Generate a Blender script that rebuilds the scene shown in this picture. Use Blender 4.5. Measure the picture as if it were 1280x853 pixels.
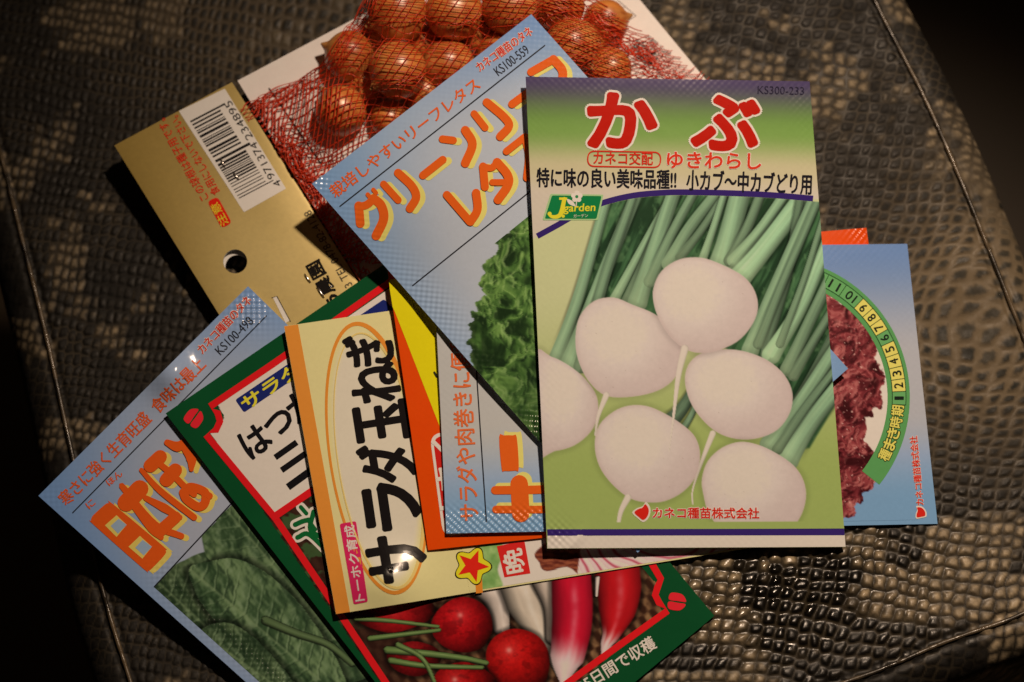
import bpy, bmesh, math, random
import numpy as np
from mathutils import Vector, Matrix
from mathutils.geometry import tessellate_polygon

for o in list(bpy.data.objects):
    bpy.data.objects.remove(o)
C = bpy.context.scene
COL = C.collection
random.seed(4)

# ------------------------------------------------------------------ camera, lamp, world
PHI = math.radians(12.6); D = 0.593; F = 2400.0
CAM = np.array([0.0, -D * math.sin(PHI), D * math.cos(PHI)])
cd = bpy.data.cameras.new('camera'); cam = bpy.data.objects.new('camera', cd); COL.objects.link(cam)
cam.location = CAM; cam.rotation_euler = (PHI, 0, 0)
cd.sensor_width = 36; cd.lens = 36 * F / 1280; cd.clip_start = 0.01; cd.clip_end = 10
cd.dof.use_dof = True; cd.dof.focus_distance = 0.577; cd.dof.aperture_fstop = 5.6
C.camera = cam

w = bpy.data.worlds.new('World'); C.world = w; w.use_nodes = True
bg = w.node_tree.nodes['Background']
bg.inputs[0].default_value = (1.0, 0.62, 0.36, 1); bg.inputs[1].default_value = 0.010

LAMP_PX, LAMP_H, LAMP_W = (1340, -703), 0.65, 19.4
C.view_settings.view_transform = 'Standard'; C.view_settings.look = 'None'
C.view_settings.exposure = 0.0; C.view_settings.gamma = 1.0
C.cycles.use_denoising = True
C.cycles.max_bounces = 5


def unproj(px, py, z):
    px = np.asarray(px, float); py = np.asarray(py, float); z = np.asarray(z, float)
    dx = (px - 640) / F; dy = -(py - 426.5) / F
    dY = dy * math.cos(PHI) + math.sin(PHI); dZ = dy * math.sin(PHI) - math.cos(PHI)
    t = (z - CAM[2]) / dZ
    return np.stack(np.broadcast_arrays(CAM[0] + t * dx, CAM[1] + t * dY, z), -1)


lp = unproj(*LAMP_PX, 0.0)
ld = bpy.data.lights.new('shaded_lamp', 'SPOT'); ld.shadow_soft_size = 0.019
ld.spot_size = math.radians(56); ld.spot_blend = 1.0
ld.energy = LAMP_W; ld.color = (1.0, 0.75, 0.54)
lamp = bpy.data.objects.new('shaded_lamp', ld); COL.objects.link(lamp)
lamp.location = (lp[0], lp[1], LAMP_H)
# the shade of the lamp aims at the pile
lamp.rotation_euler = (Vector((0.085, -0.055, 0)) - Vector(lamp.location)).to_track_quat('-Z', 'Y').to_euler()

# ------------------------------------------------------------------ colour helpers
ILL = np.array([0.72, 0.54, 0.40])


def lin(c):
    c = np.asarray(c, float) / 255.0
    return np.where(c <= 0.04045, c / 12.92, ((c + 0.055) / 1.055) ** 2.4)


def ink(c):
    """printed colour (as it reads under the warm lamp) -> reflectance"""
    return np.clip(lin(c) / ILL, 0.004, 0.86)


# ------------------------------------------------------------------ numpy noise
def _hash(ix, iy, seed=0):
    h = (ix.astype(np.int64) * 374761393 + iy.astype(np.int64) * 668265263 + seed * 982451653) & 0xffffffff
    h = ((h ^ (h >> 13)) * 1274126177) & 0xffffffff
    h = h ^ (h >> 16)
    return (h & 0xffffff) / float(0xffffff)


def noise(x, y, seed=0):
    x = np.asarray(x, float); y = np.asarray(y, float)
    ix = np.floor(x); iy = np.floor(y); fx = x - ix; fy = y - iy
    fx = fx * fx * fx * (fx * (fx * 6 - 15) + 10); fy = fy * fy * fy * (fy * (fy * 6 - 15) + 10)
    a = _hash(ix, iy, seed); b = _hash(ix + 1, iy, seed); c = _hash(ix, iy + 1, seed); d = _hash(ix + 1, iy + 1, seed)
    return (a * (1 - fx) + b * fx) * (1 - fy) + (c * (1 - fx) + d * fx) * fy


def fbm(x, y, octv=4, seed=0):
    v = 0; a = 0.5; s = 0
    for k in range(octv):
        v = v + a * noise(x, y, seed + k * 17); s += a
        x = x * 2.03 + 11.3; y = y * 2.03 + 5.7; a *= 0.5
    return v / s


def sst(a, b, x):
    t = np.clip((x - a) / (b - a), 0, 1)
    return t * t * (3 - 2 * t)


def mix(a, b, t):
    t = np.asarray(t)[..., None] if np.ndim(t) else t
    return np.asarray(a, float) * (1 - t) + np.asarray(b, float) * t


# ------------------------------------------------------------------ 2-D shape helpers (pixel space of the print)
def smooth_closed(p, n=5):
    p = np.asarray(p, float); N = len(p); out = []
    for i in range(N):
        a, b, c, d = p[i - 1], p[i], p[(i + 1) % N], p[(i + 2) % N]
        for k in range(n):
            t = k / n
            out.append(0.5 * (2 * b + (c - a) * t + (2 * a - 5 * b + 4 * c - d) * t * t + (3 * b - a - 3 * c + d) * t ** 3))
    return np.array(out)


def smooth_open(p, n=6):
    p = np.asarray(p, float)
    if len(p) == 2:
        return np.array([p[0] + (p[1] - p[0]) * k / n for k in range(n + 1)])
    q = np.vstack([2 * p[0] - p[1], p, 2 * p[-1] - p[-2]]); out = []
    for i in range(1, len(q) - 2):
        a, b, c, d = q[i - 1], q[i], q[i + 1], q[i + 2]
        for k in range(n):
            t = k / n
            out.append(0.5 * (2 * b + (c - a) * t + (2 * a - 5 * b + 4 * c - d) * t * t + (3 * b - a - 3 * c + d) * t ** 3))
    out.append(p[-1])
    return np.array(out)


def sd_poly(X, Y, poly):
    """signed distance, positive inside"""
    poly = np.asarray(poly, float)
    d = np.full(X.shape, 1e9); ins = np.zeros(X.shape, bool)
    N = len(poly)
    for i in range(N):
        a = poly[i]; b = poly[(i + 1) % N]; e = b - a
        wx = X - a[0]; wy = Y - a[1]
        t = np.clip((wx * e[0] + wy * e[1]) / (e @ e + 1e-12), 0, 1)
        d = np.minimum(d, (wx - e[0] * t) ** 2 + (wy - e[1] * t) ** 2)
        if a[1] != b[1]:
            cond = ((a[1] <= Y) & (b[1] > Y)) | ((b[1] <= Y) & (a[1] > Y))
            ins ^= cond & (X < a[0] + (Y - a[1]) * e[0] / (b[1] - a[1]))
    d = np.sqrt(d)
    return np.where(ins, d, -d)


def near_line(X, Y, pts):
    """distance, side (signed), 0..1 parameter along a polyline"""
    pts = np.asarray(pts, float); seg = np.linalg.norm(np.diff(pts, axis=0), axis=1); L = seg.sum(); acc = 0
    best = np.full(X.shape, 1e9); side = np.zeros(X.shape); par = np.zeros(X.shape)
    for i in range(len(pts) - 1):
        a = pts[i]; e = pts[i + 1] - a; wx = X - a[0]; wy = Y - a[1]
        t = np.clip((wx * e[0] + wy * e[1]) / (e @ e + 1e-12), 0, 1)
        d = np.hypot(wx - e[0] * t, wy - e[1] * t)
        m = d < best
        best = np.where(m, d, best); par = np.where(m, (acc + t * seg[i]) / L, par)
        side = np.where(m, np.sign(e[0] * wy - e[1] * wx), side)
        acc += seg[i]
    return best, side, par


def clipbox(X, Y, pts, pad):
    pts = np.asarray(pts)
    return (X > pts[:, 0].min() - pad) & (X < pts[:, 0].max() + pad) & (Y > pts[:, 1].min() - pad) & (Y < pts[:, 1].max() + pad)


# ------------------------------------------------------------------ materials
MATS = {}


def print_mat(name, color=None, rough=0.17, spec=0.34, metal=0.0, emboss=True):
    key = (name, None if color is None else tuple(np.round(color, 4)), rough)
    if key in MATS:
        return MATS[key]
    m = bpy.data.materials.new(name); m.use_nodes = True
    nt = m.node_tree; n = nt.nodes; l = nt.links; b = n['Principled BSDF']
    b.inputs['Roughness'].default_value = rough
    b.inputs['Specular IOR Level'].default_value = spec
    b.inputs['Metallic'].default_value = metal
    tc = n.new('ShaderNodeTexCoord')
    nz = n.new('ShaderNodeTexNoise'); nz.inputs['Scale'].default_value = 900; nz.inputs['Detail'].default_value = 3
    l.new(tc.outputs['Object'], nz.inputs['Vector'])
    mr = n.new('ShaderNodeMapRange'); mr.inputs['To Min'].default_value = 0.955; mr.inputs['To Max'].default_value = 1.045
    l.new(nz.outputs['Fac'], mr.inputs['Value'])
    mx = n.new('ShaderNodeMix'); mx.data_type = 'RGBA'; mx.blend_type = 'MULTIPLY'; mx.inputs['Factor'].default_value = 1
    if color is None:
        at = n.new('ShaderNodeAttribute'); at.attribute_name = 'Col'
        l.new(at.outputs['Color'], mx.inputs['A'])
    else:
        mx.inputs['A'].default_value = (*[float(v) for v in color], 1)
    l.new(mr.outputs['Result'], mx.inputs['B'])
    l.new(mx.outputs['Result'], b.inputs['Base Color'])
    if emboss:
        uv = n.new('ShaderNodeAttribute'); uv.attribute_name = 'puv'
        em = n.new('ShaderNodeAttribute'); em.attribute_name = 'emb'
        sp = n.new('ShaderNodeSeparateXYZ'); l.new(uv.outputs['Vector'], sp.inputs[0])
        out = []
        for ch in 'XY':
            s = n.new('ShaderNodeMath'); s.operation = 'SINE'; l.new(sp.outputs[ch], s.inputs[0]); out.append(s)
        mu = n.new('ShaderNodeMath'); mu.operation = 'MULTIPLY'
        l.new(out[0].outputs[0], mu.inputs[0]); l.new(out[1].outputs[0], mu.inputs[1])
        m2 = n.new('ShaderNodeMath'); m2.operation = 'MULTIPLY'
        l.new(mu.outputs[0], m2.inputs[0]); l.new(em.outputs['Fac'], m2.inputs[1])
        n2 = n.new('ShaderNodeTexNoise'); n2.inputs['Scale'].default_value = 130; n2.inputs['Detail'].default_value = 2
        l.new(tc.outputs['Object'], n2.inputs['Vector'])
        m3 = n.new('ShaderNodeMath'); m3.operation = 'MULTIPLY_ADD'; m3.inputs[1].default_value = 1.3
        l.new(n2.outputs['Fac'], m3.inputs[0]); l.new(m2.outputs[0], m3.inputs[2])
        bp = n.new('ShaderNodeBump'); bp.inputs['Distance'].default_value = 0.00007; bp.inputs['Strength'].default_value = 1.0
        l.new(m3.outputs[0], bp.inputs['Height']); l.new(bp.outputs['Normal'], b.inputs['Normal'])
    MATS[key] = m
    return m


def plain_mat(name, color, rough=0.5, metal=0.0, spec=0.5):
    return print_mat(name, color, rough, spec, metal, emboss=False)


# ------------------------------------------------------------------ mesh helpers
def make_mesh(name, co, faces, mat, parent=None, col=None, puv=None, emb=None, smooth=True):
    me = bpy.data.meshes.new(name)
    co = np.asarray(co, float)
    org = np.zeros(3)
    if parent is None:
        org = (co.min(0) + co.max(0)) / 2; org[2] = co[:, 2].min(); co = co - org
    co = co.astype(np.float32)
    if isinstance(faces, np.ndarray):
        nf, k = faces.shape
        me.vertices.add(len(co)); me.vertices.foreach_set('co', co.ravel())
        me.loops.add(nf * k); me.loops.foreach_set('vertex_index', faces.astype(np.int32).ravel())
        me.polygons.add(nf)
        me.polygons.foreach_set('loop_start', (np.arange(nf) * k).astype(np.int32))
        me.polygons.foreach_set('loop_total', np.full(nf, k, np.int32))
    else:
        me.from_pydata([tuple(map(float, v)) for v in co], [], [tuple(map(int, f)) for f in faces])
    me.update(calc_edges=True); me.validate()
    if col is not None:
        a = me.attributes.new('Col', 'FLOAT_COLOR', 'POINT')
        a.data.foreach_set('color', np.concatenate([col, np.ones((len(col), 1))], 1).astype(np.float32).ravel())
    if puv is not None:
        a = me.attributes.new('puv', 'FLOAT_VECTOR', 'POINT'); a.data.foreach_set('vector', np.asarray(puv, np.float32).ravel())
    if emb is not None:
        a = me.attributes.new('emb', 'FLOAT', 'POINT'); a.data.foreach_set('value', np.asarray(emb, np.float32))
    me.polygons.foreach_set('use_smooth', np.full(len(me.polygons), smooth))
    me.materials.append(mat)
    o = bpy.data.objects.new(name, me); COL.objects.link(o); o.location = org
    if parent is not None:
        top = parent
        while top.parent is not None:
            top = top.parent
        o.parent = parent
        o.matrix_parent_inverse = Matrix.Translation(-Vector(top.location))
        if parent is not top:                      # parts keep an identity transform below the thing's origin
            o.matrix_parent_inverse = Matrix()
    return o


def root_at(name, loc, label, cat, group=None):
    o = bpy.data.objects.new(name, None); COL.objects.link(o); o.location = loc; o.empty_display_size = 0.01
    return tag(o, label, cat, group)


def tag(o, label, cat, group=None):
    o['label'] = label; o['category'] = cat
    if group:
        o['group'] = group
    return o


def grid_faces(nu, nv):
    i = np.arange(nu - 1)[None, :] + np.arange(nv - 1)[:, None] * nu
    return np.stack([i, i + nu, i + nu + 1, i + 1], -1).reshape(-1, 4)


def homog(q):
    A = []; b = []
    for (u, v), (x, y) in zip([(0, 0), (1, 0), (1, 1), (0, 1)], q):
        A.append([u, v, 1, 0, 0, 0, -u * x, -v * x]); b.append(x)
        A.append([0, 0, 0, u, v, 1, -u * y, -v * y]); b.append(y)
    h = np.linalg.solve(np.array(A, float), np.array(b, float))
    return np.append(h, 1).reshape(3, 3)


def spot_at(X, Y, x, y, rx, ry):
    return np.exp(-((X - x) / rx) ** 2 - ((Y - y) / ry) ** 2)


class Sheet:
    """a printed packet or card: a gently bulged sheet spanned by its four corners"""

    def __init__(self, corners, zmm, bulge=0.8, extra=None, emb=None, seal=0.07):
        self.c = np.array(corners, float); self.H = homog(self.c); self.Hi = np.linalg.inv(self.H)
        self.z = np.array(zmm, float) / 1000; self.b = bulge / 1000; self.extra = extra; self.seal = seal; self.embf = emb
        P = unproj(self.c[:, 0], self.c[:, 1], self.z)
        self.ls = (np.linalg.norm(P[1] - P[0]) + np.linalg.norm(P[2] - P[3])) / 2 * 1000
        self.lt = (np.linalg.norm(P[3] - P[0]) + np.linalg.norm(P[2] - P[1])) / 2 * 1000
        self.seed = random.randint(0, 999)

    def st(self, X, Y):
        q = np.stack([X, Y, np.ones_like(X)], 0).reshape(3, -1); r = self.Hi @ q
        return (r[0] / r[2]).reshape(X.shape), (r[1] / r[2]).reshape(X.shape)

    def px(self, S, T):
        q = np.stack([S, T, np.ones_like(S)], 0).reshape(3, -1); r = self.H @ q
        return (r[0] / r[2]).reshape(S.shape), (r[1] / r[2]).reshape(S.shape)

    def zz(self, S, T, X, Y):
        z = self.z
        v = (z[0] * (1 - S) + z[1] * S) * (1 - T) + (z[3] * (1 - S) + z[2] * S) * T
        s = np.clip(S, 0, 1); t = np.clip(T, 0, 1)
        v = v + self.b * (4 * s * (1 - s)) ** 0.8 * (4 * t * (1 - t)) ** 0.8
        v = v + 0.0005 * (fbm(S * 2.2 + self.seed, T * 3.2, 2, self.seed) - 0.5)
        if self.extra:
            v = v + self.extra(X, Y)
        return v

    def lift(self, X, Y, layer=0.0):
        """pixel of the print -> point of the sheet (layer: hundredths of a mm above the film)"""
        X = np.asarray(X, float); Y = np.asarray(Y, float)
        S, T = self.st(X, Y)
        return unproj(X, Y, self.zz(S, T, X, Y) + layer * 1e-5)

    def attrs(self, X, Y):
        S, T = self.st(np.asarray(X, float), np.asarray(Y, float))
        u = S * self.ls; v = T * self.lt; k = 2 * math.pi / 2.2
        puv = np.stack([u * k, v * k, np.zeros_like(u)], -1)
        e = np.minimum(np.minimum(S, 1 - S) * self.ls, np.minimum(T, 1 - T) * self.lt)
        emb = 1 - sst(self.seal * 80, self.seal * 110, e) if self.seal > 0 else np.zeros(u.shape)
        emb = emb * (0.02 + 0.16 * fbm(S * 5 + self.seed, T * 7, 2, 3))
        if self.embf:
            emb = self.embf(S, T, X, Y, emb)
        return puv.reshape(-1, 3), np.broadcast_to(emb, u.shape).ravel()

    def body(self, name, paint, cell=6.0, thick=0.4, mat=None, parent=None, edge=(200, 178, 158)):
        nu = max(8, int(np.linalg.norm(self.c[1] - self.c[0]) / cell)); nv = max(8, int(np.linalg.norm(self.c[3] - self.c[0]) / cell))
        S, T = np.meshgrid(np.linspace(0, 1, nu), np.linspace(0, 1, nv))
        X, Y = self.px(S, T)
        top = self.lift(X, Y).reshape(-1, 3); N = len(top)
        puv, emb = self.attrs(X, Y)
        col = ink(paint(X, Y, S, T)).reshape(-1, 3)
        bot = top - np.array([0, 0, thick / 1000])
        f = grid_faces(nu, nv)
        idx = np.arange(N).reshape(nv, nu)
        ring = np.concatenate([idx[0, :], idx[1:, -1], idx[-1, -2::-1], idx[-2:0:-1, 0]])
        R = len(ring)
        co = np.concatenate([top, bot, top[ring], bot[ring]])
        k = np.arange(R); k2 = (k + 1) % R
        wall = np.stack([2 * N + k, 2 * N + k2, 2 * N + R + k2, 2 * N + R + k], -1)
        faces = np.concatenate([f, f[:, ::-1] + N, wall])
        ec = np.tile(ink(edge), (1, 1))
        cols = np.concatenate([col, np.repeat(ec, N, 0), col[ring], np.repeat(ec, R, 0)])
        z3 = np.zeros((N + 2 * R, 3))
        return make_mesh(name, co, faces, mat or print_mat('printed_film'), parent, cols,
                         np.concatenate([puv, z3]), np.concatenate([emb, np.zeros(N + 2 * R)]))

    def picture(self, name, parent, paint, srange, trange, cell=1.3, layer=6, mat=None):
        s0, s1 = srange; t0, t1 = trange
        nu = int(np.linalg.norm(self.c[1] - self.c[0]) * (s1 - s0) / cell) + 2; nv = int(np.linalg.norm(self.c[3] - self.c[0]) * (t1 - t0) / cell) + 2
        S, T = np.meshgrid(np.linspace(s0, s1, nu), np.linspace(t0, t1, nv))
        X, Y = self.px(S, T)
        puv, emb = self.attrs(X, Y)
        return make_mesh(name, self.lift(X, Y, layer).reshape(-1, 3), grid_faces(nu, nv), mat or print_mat('printed_film'), parent,
                         ink(paint(X, Y, S, T)).reshape(-1, 3), puv, emb)

    def flat(self, name, parent, shapes, cell=12.0, rough=0.17):
        """shapes: list of (2-D verts, faces, colour, layer); one mesh of coloured inks laid on the sheet"""
        bm = bmesh.new(); lay = bm.verts.layers.float.new('lay'); lc = bm.verts.layers.float_vector.new('c')
        for v2, fs, c, layer in shapes:
            c = ink(c); vs = []
            lays = np.broadcast_to(np.asarray(layer, float), (len(v2),))
            for p, q in zip(v2, lays):
                v = bm.verts.new((p[0], p[1], 0)); v[lay] = q; v[lc] = Vector([float(x) for x in c]); vs.append(v)
            for f in fs:
                try:
                    bm.faces.new([vs[i] for i in f])
                except ValueError:
                    pass
        if not bm.verts:
            return None
        xs = [v.co.x for v in bm.verts]; ys = [v.co.y for v in bm.verts]
        for lo, hi, no in ((min(xs), max(xs), (1, 0, 0)), (min(ys), max(ys), (0, 1, 0))):
            q = math.floor(lo / cell + 1) * cell
            while q < hi:
                bmesh.ops.bisect_plane(bm, geom=bm.verts[:] + bm.edges[:] + bm.faces[:], dist=1e-5, plane_co=(q, q, 0), plane_no=no)
                q += cell
        bmesh.ops.triangulate(bm, faces=bm.faces[:])
        bm.verts.index_update()
        V = np.array([(v.co.x, v.co.y) for v in bm.verts]); L = np.array([v[lay] for v in bm.verts]); cc = np.array([tuple(v[lc]) for v in bm.verts])
        fa = np.array([[v.index for v in f.verts] for f in bm.faces])
        bm.free()
        a = V[fa]
        area = (a[:, 1, 0] - a[:, 0, 0]) * (a[:, 2, 1] - a[:, 0, 1]) - (a[:, 1, 1] - a[:, 0, 1]) * (a[:, 2, 0] - a[:, 0, 0])
        fa = np.where((area > 0)[:, None], fa[:, ::-1], fa); fa = fa[np.abs(area) > 1e-6]
        puv, emb = self.attrs(V[:, 0], V[:, 1])
        return make_mesh(name, self.lift(V[:, 0], V[:, 1], L), fa, print_mat('printed_ink', None, rough, 0.2), parent, cc, puv, emb)


# shapes -----------------------------------------------------------
TXT = {}


def raw_text(s, off):
    k = (s, off)
    if k not in TXT:
        c = bpy.data.curves.new('txt', 'FONT'); c.body = s; c.offset = off; c.resolution_u = 3
        o = bpy.data.objects.new('txt', c); COL.objects.link(o)
        dg = bpy.context.evaluated_depsgraph_get(); dg.update()
        m = bpy.data.meshes.new_from_object(o.evaluated_get(dg))
        TXT[k] = (np.array([(v.co.x, v.co.y) for v in m.vertices]), [tuple(p.vertices) for p in m.polygons])
        bpy.data.objects.remove(o); bpy.data.curves.remove(c); bpy.data.meshes.remove(m)
    return TXT[k]


def text(s, p0, p1, h, color, bold=0.0, layer=14, outline=None, slant=0.0):
    """lettering fitted between two points of its base line; h: its height in pixels"""
    V, Fc = raw_text(s, 0.0); ex = bold * 0.85
    lo = V.min(0); hi = V.max(0)
    p0 = np.array(p0, float); p1 = np.array(p1, float); d = p1 - p0; L = np.linalg.norm(d); d = d / L; up = np.array([d[1], -d[0]])
    def put(Q):
        a = (Q[:, 0] - lo[0]) / (hi[0] - lo[0]) * L; b = (Q[:, 1] - lo[1]) / (hi[1] - lo[1]) * h
        a = a + slant * b
        return p0 + a[:, None] * d + b[:, None] * up
    out = []
    em = L / (hi[0] - lo[0]) * 0.5 + h / (hi[1] - lo[1]) * 0.5      # pixels per em
    A = put(V)

    def fat(r, col, ly):
        # heavier strokes: the same glyphs inked again round a small circle
        if r < 0.12:
            return [(A, Fc, col, ly)]
        n = 16 if r > 2 else 8 if r > 0.9 else 5
        o = []
        for k in range(n):
            a = 2 * math.pi * (k + .5) / n
            o.append((A + r * np.array([math.cos(a), math.sin(a)]), Fc, col, ly + 2.6 * k / n))
        return o
    if outline:
        out += fat((ex + outline[1]) * em, outline[0], layer - 7)
    out += fat(ex * em, color, layer)
    return out


def poly(pts, color, layer=10):
    pts = np.asarray(pts, float)
    tr = tessellate_polygon([[Vector((p[0], p[1], 0)) for p in pts]])
    return [(pts, [tuple(t) for t in tr], color, layer)]


def stroke(pts, width, color, layer=14, smooth=True, cap=True, n=6):
    p = smooth_open(pts, n) if smooth else np.asarray(pts, float)
    N = len(p)
    wv = np.interp(np.linspace(0, 1, N), np.linspace(0, 1, len(width)), width) if np.ndim(width) else np.full(N, float(width))
    t = np.gradient(p, axis=0); t /= np.linalg.norm(t, axis=1)[:, None] + 1e-9
    nrm = np.stack([-t[:, 1], t[:, 0]], 1)
    v = []; f = []; ly = []
    for i in range(N):
        v += [p[i] + nrm[i] * wv[i] / 2, p[i] - nrm[i] * wv[i] / 2]; ly += [layer + 1.2 * i / N] * 2
    for i in range(N - 1):
        f.append((2 * i, 2 * i + 1, 2 * i + 3, 2 * i + 2))
    if cap:
        for i, sg in ((0, -1), (N - 1, 1)):
            b = len(v); m = 8
            for k in range(1, m):
                a = math.pi * k / m
                v.append(p[i] + (nrm[i] * math.cos(a) + sg * t[i] * math.sin(a)) * wv[i] / 2); ly.append(ly[2 * i])
            f.append(tuple([2 * i] + list(range(b, b + m - 1)) + [2 * i + 1]))
    return [(np.array(v), f, color, np.array(ly))]


def strokes(lst, color, shadow=None, off=(5, -4), layer=14, shade_layer=8):
    out = []
    for k, (pts, wd) in enumerate(lst):
        if shadow is not None:
            out += stroke(np.array(pts, float) + np.array(off), wd, shadow, shade_layer - 2 + 0.13 * k * 2)
        out += stroke(pts, wd, color, layer + 1.3 * k)
    return out


def disc(c, r, color, layer=10, n=28, f=None):
    a = np.linspace(0, 2 * math.pi, n, endpoint=False)
    rr = r if f is None else f(a)
    return poly(np.stack([c[0] + rr * np.cos(a), c[1] + rr * np.sin(a)], 1), color, layer)


def ring(c, r0, r1, a0, a1, color, layer=10, n=40):
    a = np.radians(np.linspace(a0, a1, n)); v = []; f = []
    for x in a:
        v += [(c[0] + r0 * math.cos(x), c[1] - r0 * math.sin(x)), (c[0] + r1 * math.cos(x), c[1] - r1 * math.sin(x))]
    for i in range(n - 1):
        f.append((2 * i, 2 * i + 1, 2 * i + 3, 2 * i + 2))
    return [(np.array(v), f, color, layer)]


def rrect(q, r, n=5):
    """rounded quad"""
    q = np.asarray(q, float); out = []
    for i in range(4):
        a, b, c = q[i - 1], q[i], q[(i + 1) % 4]
        u = (a - b) / np.linalg.norm(a - b); v = (c - b) / np.linalg.norm(c - b)
        p0 = b + u * r; p2 = b + v * r
        for k in range(n + 1):
            t = k / n
            out.append((1 - t) ** 2 * p0 + 2 * t * (1 - t) * b + t * t * p2)
    return np.array(out)


def tube(path, r, k=4, closed=False):
    """path Nx3 -> verts, quads"""
    p = np.asarray(path, float); N = len(p)
    t = np.gradient(p, axis=0); t /= np.linalg.norm(t, axis=1)[:, None] + 1e-12
    up = np.array([0, 0, 1.0]); s = np.cross(t, up); s /= np.linalg.norm(s, axis=1)[:, None] + 1e-12; u = np.cross(s, t)
    r = np.broadcast_to(np.asarray(r, float), (N,))
    ang = np.arange(k) * 2 * math.pi / k
    v = (p[:, None, :] + r[:, None, None] * (np.cos(ang)[None, :, None] * s[:, None, :] + np.sin(ang)[None, :, None] * u[:, None, :])).reshape(-1, 3)
    i = np.arange(N - 1)[:, None] * k; a = np.arange(k)[None, :]; b = (a + 1) % k
    return v, np.stack([i + a, i + b, i + k + b, i + k + a], -1).reshape(-1, 4)


def join_tubes(ts):
    V = []; Fq = []; n = 0
    for v, f in ts:
        V.append(v); Fq.append(f + n); n += len(v)
    return np.concatenate(V), np.concatenate(Fq)

# ================================================================== the setting: floor and snakeskin cushion
fl = make_mesh('floor', [(-3, -3, -0.32), (3, -3, -0.32), (3, 3, -0.32), (-3, 3, -0.32)], [(0, 1, 2, 3)], plain_mat('dark_wood', (0.07, 0.048, 0.026), 0.5), smooth=False)
fl['kind'] = 'structure'

SEAM = [(-120, -320), (-62, -20), (0, 225), (45, 400), (78, 545), (122, 735), (160, 858), (200, 985), (420, 1010), (760, 935), (1050, 855), (1180, 803),
        (1285, 764), (1345, 715), (1338, 620), (1296, 470), (1243, 330), (1165, 140), (1088, -15), (1020, -180), (800, -330)]
seam_w = smooth_closed(unproj([p[0] for p in SEAM], [p[1] for p in SEAM], 0.0)[:, :2] * 1000, 4)


def seat_mm(x, y):
    """height of the cushion's top in mm, x and y in mm"""
    z = -8.5 * (np.clip(-x, 0, None) / 130) ** 2 - 1.5 * (np.clip(y, 0, None) / 110) ** 2
    return z + 0.9 * (fbm(x / 60 + 4, y / 60, 2, 5) - 0.5)


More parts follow.
